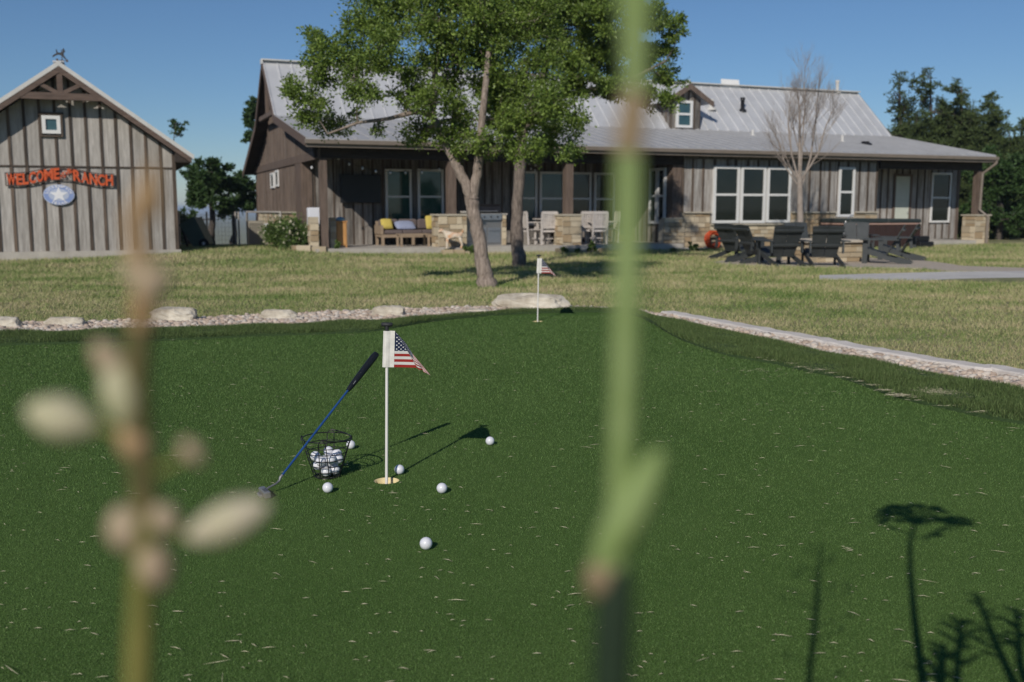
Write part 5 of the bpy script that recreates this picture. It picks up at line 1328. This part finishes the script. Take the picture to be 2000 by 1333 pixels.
# background trees between barn and house
def bgtree(px, pyb, Y, lobes, label, n, seed, lm=leaf_dark, ls=.13, bm=bark_dark, name='broadleaf_tree', group='trees beyond the yard', dr=1.2, zb=None, tr_=.16, twigs=10, asp=.6, up=.3):
    b = at(px, pyb, Y); b.z = float(gh(b.x, b.y))-.05 if zb is None else zb
    top = lobes[0]; cc = at(top[0], top[1], Y)
    mid = at(px+6, (pyb+top[1])/2+20, Y)
    return tree(name, label, 'tree', b, [[(b, tr_), (mid, tr_*.75), (cc, tr_*.4)]], LB(lobes, Y, dr, seed), n, ls, lm, bm, seed, group, twigs=twigs, asp=asp, up=up)
bgtree(410, 480, 40, [(405,335,34),(378,350,28),(385,385,28),(430,345,30),(415,385,30),(450,370,28),(370,330,20),(440,405,20),(360,420,16)], 'dark broadleaf tree directly behind the tipped green cart', 16000, 21, ls=.12)
bgtree(452, 482, 43, [(455,395,26),(480,380,28),(470,350,22),(495,400,20),(440,410,16)], 'dark multi-stemmed tree behind the condenser', 9000, 22, ls=.12)
bgtree(502, 470, 46, [(500,250,22),(490,225,18),(505,290,20),(485,270,14),(498,200,14)], 'tall green tree showing past the left gable of the house', 7000, 23, ls=.14)
bgtree(322, 480, 36, [(343,240,10),(335,245,9),(362,244,8),(345,262,10),(350,255,8)], 'thin sapling top poking up above the barn eave', 350, 24, ls=.11, tr_=.035, twigs=5)
bgtree(365, 484, 37, [(356,440,22),(360,465,16)], 'low dark bush at the corner of the barn', 3500, 25, ls=.1)
# junipers right
def juniper(px, peak, Y, wpx, label, seed, n=60000):
    r = random.Random(seed); L = []
    h0, h1 = peak, 455
    for k in range(20):
        f = (k/19)**.8; y = h0+6+(h1-h0)*f; w_ = wpx*(.16+1.05*f**.55)
        for q in range(2 if f < .2 else 4): L.append((px+r.uniform(-w_, w_)+wpx*.3*sin(k+seed), y+r.uniform(-12, 12), 17+24*f+r.uniform(-4, 6)))
    b = at(px, 478, Y); b.z = float(gh(b.x, b.y))-.1
    tree('juniper_tree', label, 'tree', b, [[(b, .2), (at(px, (peak+478)/2, Y), .12), (at(px, peak+10, Y), .03)]], LB(L, Y, 1.4, seed), n, .17, leaf_jun, bark_dark, seed, 'junipers behind the right end of the house', twigs=8, asp=.3, up=1)
juniper(1757, 150, 50, 22, 'narrow juniper with a slim pointed top, first right of the roof slope', 41, 30000)
juniper(1818, 148, 49, 48, 'tallest dark juniper, twin tipped, right of the narrow one', 42)
juniper(1878, 160, 48, 55, 'broad dark juniper above the right end of the porch roof', 43)
juniper(1938, 190, 47, 52, 'rounded juniper sloping down above the right post', 44)
juniper(1995, 238, 46, 50, 'lower juniper at the right edge of the picture', 45)
for q_ in ((1790,215,30,48,'rear juniper seen between the narrow and the tallest ones'),(1850,205,40,49,'rear juniper seen between the tallest and the broad ones'),
    (1915,222,45,50,'rear juniper seen between the broad and the rounded ones'),(1972,252,45,51,'rear juniper seen between the rounded and the lower right-edge ones')): juniper(q_[0], q_[1], 54, q_[2], q_[4], q_[3]+200, 26000)
juniper(2045, 255, 46, 40, 'juniper mostly outside the right edge', 46, 7000)
bgtree(1950, 478, 42, [(1945,330,38),(1905,340,24),(1985,320,36),(1960,370,40),(1915,380,24),(2000,380,36),(1935,420,26),(1890,400,18),(1985,430,30)], 'brighter green leafy tree low behind the right porch post', 17000, 47, leaf_dark, .13)
bgtree(2010, 479, 43, [(2010,440,40),(1960,455,25),(1925,455,18)], 'dark shrub filling the ground at the right edge', 5000, 48, leaf_jun, .12)
# bare tree
def bare():
    Y = 28.6; b = at(1563, 488, Y); b.z = float(gh(b.x, b.y))-.03; r = random.Random(6)
    t = thing('bare_tree', 'leafless grey tree with fine upright branches in front of the house', 'tree', b); mm = M(); s = Y/F
    def grow(p, d, L, rad, dep, lead=False):
        n = 4; pts = [p.copy()]; q = p.copy(); dd = d.copy()
        for k in range(n):
            dd = (dd+Vector((r.gauss(0,.09), r.gauss(0,.09), .07))).normalized(); q = q+dd*L/n; pts.append(q.copy())
        mm.tube(pts, [rad*(1-.5*k/n) for k in range(n+1)], 6 if rad > .02 else 4, caps=False)
        if dep == 0: return
        for k in range(4 if dep > 2 else 3):
            i = r.randint(1, n); a = r.uniform(.3, .75); side = Vector((r.gauss(0,1), r.gauss(0,.8), r.uniform(-.1,.4))).normalized()
            nd = (dd*cos(a)+side*sin(a)).normalized(); grow(pts[i], nd, L*r.uniform(.55, .82), rad*r.uniform(.38, .55), dep-1)
        grow(pts[-1], (dd+Vector((r.gauss(0,.1), r.gauss(0,.1), .1))).normalized(), L*.72, rad*.5, dep-1)
    z0 = Vector((0,0,0)); fork = at(1562, 345, Y)-b
    mm.tube([z0, fork*.5+Vector((.01,0,0)), fork], [.105,.088,.078], 10)
    for (px, py, rad) in ((1562,200,.055),(1535,205,.032),(1600,200,.036),(1625,215,.03),(1515,260,.022),(1575,165,.03)):
        e = at(px, py, Y+r.uniform(-.5,.5))-b; st = fork*r.uniform(.8, 1.0); d = (e-st); L = d.length
        mid = st+d*.4+Vector((d.x*.18,0,-.05)); mm.tube([st, mid, st+d*.75+Vector((d.x*.05,0,0))], [rad, rad*.8, rad*.6], 7, caps=False)
        grow(st+d*.75+Vector((d.x*.05,0,0)), d.normalized(), L*.25, rad*.58, 4); grow(mid, (d.normalized()+Vector((r.gauss(0,.4),r.gauss(0,.4),.1))).normalized(), L*.32, rad*.42, 3)
        grow(st+d*.6, (d.normalized()+Vector((r.gauss(0,.5),r.gauss(0,.4),.2))).normalized(), L*.28, rad*.4, 3)
    for (a, b_) in ((1515,298),(1530,318),(1600,300)):
        grow(fork*.93, (at(a, b_, Y)-b-fork*.93).normalized(), 1.0, .02, 2)
    mm.build('trunk', bark_pale, t)
bare()
# shrubs and little plants
def shrub(px, py, Y, wpx, hpx, label, n, seed, lm=leaf_bush, ls=.06, flowers=0, name='garden_shrub', group=None, blobs=12):
    r = random.Random(seed); nr = np.random.default_rng(seed); b = at(px, py, Y); b.z = float(gh(b.x, b.y)) if py > 483 else b.z
    t = thing(name, label, 'plant', b, 0, group); s = Y/F; C = []; st = M()
    for k in range(blobs):
        e = Vector((r.uniform(-.42,.42)*wpx*s, r.uniform(-.3,.3)*wpx*s, r.uniform(.25,.95)*hpx*s*(1-.3*abs(r.uniform(-1,1)))))
        st.tube(wig(Vector((e.x*.15, e.y*.15, -.03)), e, 4, .08, r), [.012,.010,.008,.006,.003], 4, caps=False)
        C.append(nr.normal(0, wpx*s*.085, (n//blobs,3))+np.array(e))
    C = np.concatenate(C); C[:,2] = np.abs(C[:,2]); st.build('stems', bark_dark, t); leafcloud('foliage', C, ls, lm, t, seed)
    if flowers: leafcloud('blossoms', C[nr.integers(0, len(C), flowers)]+np.array([0,-.06,.05]), .075, petal_m, t, seed+1, .9, 2)
shrub(570, 494, 28.2, 100, 58, 'leafy shrub with pale blossoms in the stone edged bed', 9000, 51, ls=.075, flowers=260, blobs=22)
shrub(608, 492, 27.6, 26, 26, 'small dark shrub at the foot of the left porch pier', 900, 52, leaf_dark, .06)
for i, (px, py, w_, h_, lab) in enumerate(((661,493,18,28,'small yellow green plant at the left porch post'),(876,489,14,10,'little dark plant by the legs of the dog'),(916,489,22,18,'bright green plant at the foot of the rough stone counter'),
    (1102,489,14,11,'small dark plant left of the middle stone pier base'),(1129,488,12,9,'tiny brownish plant below the right corner of the middle pier'),(1158,488,18,24,'light green upright plant right of the middle stone pier'),
    (1316,485,12,9,'small dark green plant left under the sunlit stone wall'),(1354,487,18,20,'bright green tuft left of the coiled orange hose'))):
    shrub(px, py, 27.5 if px < 700 else 28.3 if px < 1000 else 29.0 if px < 1200 else 29.6, w_, h_, lab, 500, 60+i, ls=.07, name='garden_plant', group='small plants along the porch edge', blobs=7)

# ------------------------------------------------------------------ tall weeds around the camera
def bud(mm, a, b, rad, mi=0, n=10, k=7):
    a, b = Vector(a), Vector(b); pts = [a.lerp(b, i/k) for i in range(k+1)]; mm.tube(pts, [max(.0004, rad*sin(pi*(.06+.90*i/k))**.7) for i in range(k+1)], n, mi)
D = .31
fg_node = mk('stem_node', (.26,.20,.11), (.34,.25,.15), scale=60, rough=.8, trans=.15)
def leftweed():
    P_ = lambda x, y, dy=0: at(x, y, D+dy)
    top = P_(302, 315); b = P_(272, 1340); b = Vector((b.x-.02, D+.0, -.012))
    t = thing('seed_stalk', 'blurred brown and green seed stalk with cream buds close to the lens, left', 'plant', b)
    mm = M(); q = [b, P_(262,1600), P_(270,1340), P_(276,1150), P_(285,1010)]; mm.tube([p-b for p in q], [.0050,.0046,.0042,.004,.0036], 10); mm.build('lower_stem', fg_olive, t)
    mm = M(); q = [P_(285,1010), P_(272,880), P_(262,760), P_(275,640)]; mm.tube([p-b for p in q], [.0036,.0042,.0042,.0036], 10); mm.build('stem', mk('stem_dark_olive', (.07,.07,.02), (.16,.13,.05), scale=40, rough=.8), t)
    mm = M(); q = [P_(275,640), P_(285,560), P_(272,500), P_(262,420), P_(285,370), top]; mm.tube([p-b for p in q], [.0036,.0040,.0034,.0030,.0024,.0012], 10); mm.build('upper_stem', fg_brown, t)
    for (a, c, rad, m) in (((55,800),(190,835),.0072,fg_pale),((225,700),(255,840),.0066,fg_pale),((370,1050),(525,985),.0066,fg_pale),((185,670),(245,740),.0045,fg_pink),((235,990),(262,1080),.0066,fg_pink),((285,1060),(320,1150),.0060,fg_pink),
        ((300,990),(345,1040),.0048,fg_pink),((245,830),(285,900),.0056,fg_brown),((270,590),(325,520),.0050,fg_pink),((250,500),(290,560),.0045,fg_pink),((300,430),(290,330),.0036,fg_brown),((355,860),(395,905),.0030,fg_pink)):
        mm = M(); bud(mm, P_(*a)-b, P_(*c)-b, rad); mm.build('bud', m, t)
    mm = M()
    for (a, c) in (((190,835),(262,850)),((345,1040),(372,1048)),((285,930),(360,895))): mm.tube([P_(*a)-b, P_(*c)-b], .0012, 6)
    mm.build('bud_stalk', fg_olive, t)
leftweed()
def rightweed():
    P_ = lambda x, y, dy=0: at(x, y, D+dy)
    b = P_(1196, 1340); b = Vector((b.x+.0, D+.0, -.012)); t = thing('green_stalk', 'tall blurred green stalk crossing the picture right of centre', 'plant', b)
    mm = M(); q = [b, P_(1192,1700), P_(1194,1330), P_(1200,1180), P_(1208,1110)]; mm.tube([p-b for p in q], [.0066,.0066,.0066,.0062,.0046], 10); mm.build('lower_stem', mk('stem_shaded_green', (.010,.024,.010), (.016,.035,.014), scale=20, rough=.7), t)  # shade on the lower stem is put into its near-black green
    mm = M(); q = [P_(1200,1110), P_(1212,900), P_(1220,700), P_(1226,500), P_(1228,300)]; mm.tube([p-b for p in q], [.0034,.0040,.0041,.0045,.0041], 12); mm.build('stem', fg_green, t)
    mm = M(); q = [P_(1224,300), P_(1236,225), P_(1240,180)]; mm.tube([p-b for p in q], [.0046,.0048,.0036], 12); mm.build('node', fg_node, t)
    mm = M(); S = Vector((-sin(SUN_AZ), -cos(SUN_AZ), math.tan(SUN_EL))); hi = []
    for px, py in ((1594,1190),(1597,1150),(1600,1105),(1606,1060)): g = gp(px, py); hi.append(g+S*((g.y-.32)/cos(SUN_AZ)))
    q = [P_(1240,180), P_(1240,60), P_(1246,-80)]+hi; mm.tube([p-b for p in q], [.0036,.0048,.0075,.008,.007,.005,.0025], 10)
    r = random.Random(3); tops = [P_(1246,-80)]+hi; lf = M()
    for k in range(16):
        f = k/16*3.9; i = int(f); c = tops[i].lerp(tops[i+1], f-i)-b; a = r.choice((0, pi))+r.uniform(-.6, .6); L = r.uniform(.05, .11)*(1.1-k/20); e = c+Vector((cos(a)*L, sin(a)*L*.5, L*.55))
        mm.tube([c, c.lerp(e,.5)+Vector((0,0,.008)), e], [.0018,.0015,.001], 5); bud(lf, e, e+Vector((cos(a)*.02, 0, .02)), .0045, n=6, k=4)
    lf.build('buds', fg_green, t); mm.build('upper_stem', fg_green, t)
    mm = M(); bud(mm, P_(1290,880)-b, P_(1156,1130)-b, .0068); mm.build('leaf', fg_green, t)
    mm = M(); bud(mm, P_(1184,1080)-b, P_(1160,1168)-b, .0052); mm.build('node', fg_node, t)
rightweed()
# weeds beside and behind the camera whose shadows fall across the turf
def weed(shadow_pts, rad, label, seed, umbel=False, ry=.7):
    """a weed standing outside the frame; its stem follows the points whose shadow falls on the turf"""
    r = random.Random(seed); S = Vector((-sin(SUN_AZ), -cos(SUN_AZ), math.tan(SUN_EL)))
    pts = []
    n = len(shadow_pts)
    g0 = gp(*shadow_pts[0]); root = None
    for k, (px, py) in enumerate(shadow_pts):
        g = gp(px, py); h = (g.y-ry)/cos(SUN_AZ)*S.z; pts.append(Vector((g.x, g.y, 0))+S*(h/S.z)*1.0)
    root = Vector((pts[0].x, pts[0].y, -.012)); t = thing('tall_weed', label, 'plant', root, 0, 'tall weeds around the viewpoint')
    mm = M(); q = [Vector((0,0,0))]+[p-root for p in pts]; mm.tube(q, [rad*1.2]+[rad*(1-.45*k/(n-1)) for k in range(n)], 8); 
    if not umbel:
        for k in range(14):
            f = .35+.65*k/14; i = min(n-2, int(f*(n-1))); c = pts[i].lerp(pts[i+1], f*(n-1)-i)-root; a = r.uniform(0, 6.28); L = .10*(1.2-f)+.02
            e = c+Vector((cos(a)*L, sin(a)*L*.5, L*.5)); mm.tube([c, c.lerp(e,.5)+Vector((0,0,.01)), e], [.002,.0016,.001], 5)
    mm.build('stem', fg_olive, t)
    lf = M()
    if umbel:
        c = pts[-1]-root
        for k in range(58):
            a = r.choice((.3,1.2,2.3,3.3,4.2,5.4))+r.gauss(0,.22); q_ = r.uniform(.2, 1.15)**.6; e = c+Vector((cos(a)*.15*q_, sin(a)*.11*q_, .045*(1-q_)+r.uniform(.05,.075)-.05*q_)); mm2 = M()
            lf.tube([c-Vector((0,0,.06)), c.lerp(e,.6), e], [.0022,.0018,.0014], 5)
            if r.random() < .9: lf.ball(e, r.uniform(.011, .024), 5, sz=.55, jit=.15)
        for (dx, dz, rr) in ((.15,-.05,.024),(.19,-.06,.02),(.17,-.02,.02),(.20,-.03,.014),(.12,-.05,.02),(-.13,-.05,.016),(-.09,-.09,.014),(.07,-.14,.014)): e = c+Vector((dx, .01, dz)); lf.ball(e, rr, 5, sz=.6, jit=.15); lf.tube([c-Vector((0,0,.16)), e], .002, 5)
    else:
        for k in range(10):
            f = .3+.7*k/10; i = min(n-2, int(f*(n-1))); c = pts[i].lerp(pts[i+1], f*(n-1)-i)-root; a = r.uniform(0, 6.28); L = .06*(1.3-f)+.01
            bud(lf, c, c+Vector((cos(a)*L, sin(a)*L, L*.7)), .006, n=6, k=4)
    lf.build('flower_head' if umbel else 'leaves', fg_green, t)
weed([(1805,1345),(1795,1280),(1785,1200),(1778,1120),(1777,1060),(1790,1010)], .013, 'flat topped umbel weed standing outside the frame', 71, True, ry=.88)
weed([(1985,1345),(1955,1280),(1930,1220),(1905,1160)], .013, 'leaning leafy weed outside the frame, at the right', 73)
weed([(1868,1345),(1870,1300),(1874,1240),(1878,1210)], .011, 'short weed outside the frame beside the umbel weed', 74)
weed([(1835,1360),(1838,1320),(1842,1260)], .016, 'stout leafy weed outside the frame', 75)
weed([(1992,1300),(1990,1250),(1985,1190)], .012, 'weed outside the frame at the far right', 76)

# unseen trees added behind the viewpoint so the window panes reflect dark green
def reartree(x, y, hgt, seed, label):
    b = Vector((x, y, float(gh(x, y)))); r = random.Random(seed); L = []
    for k in range(11): L.append((b+Vector((r.uniform(-.42,.42)*hgt, r.uniform(-.35,.35)*hgt, hgt*r.uniform(.3,.95))), hgt*r.uniform(.14,.22)))
    tree('broadleaf_tree', label, 'tree', b, [[(b, .25), (b+Vector((.1,0,hgt*.4)), .18), (b+Vector((0,.2,hgt*.85)), .06)]], L, 5000, .34, leaf_dark, bark_dark, seed, 'trees added behind the viewpoint', twigs=4)
for i in range(13):
    a = R(-62+i*10.5); reartree(-34*sin(a)+rnd.uniform(-2,2)+4, -34*cos(a)+rnd.uniform(-3,3), rnd.uniform(3.6, 6), 100+i, 'unseen tree added behind the viewpoint for the window reflections')
# air
def haze():
    m = bpy.data.materials.new('haze'); m.use_nodes = True; n = m.node_tree; n.nodes.clear()
    o = n.nodes.new('ShaderNodeOutputMaterial'); v = n.nodes.new('ShaderNodeVolumePrincipled')
    v.inputs['Color'].default_value = (.66, .80, 1, 1); v.inputs['Density'].default_value = HAZE; v.inputs['Anisotropy'].default_value = 0.0
    n.links.new(v.outputs[0], o.inputs['Volume'])
    tag(M().box(-9500, -300, -28, 9500, 14500, 16).build('haze', m), kind='stuff')
HAZE = 0.00028
if HAZE: haze()
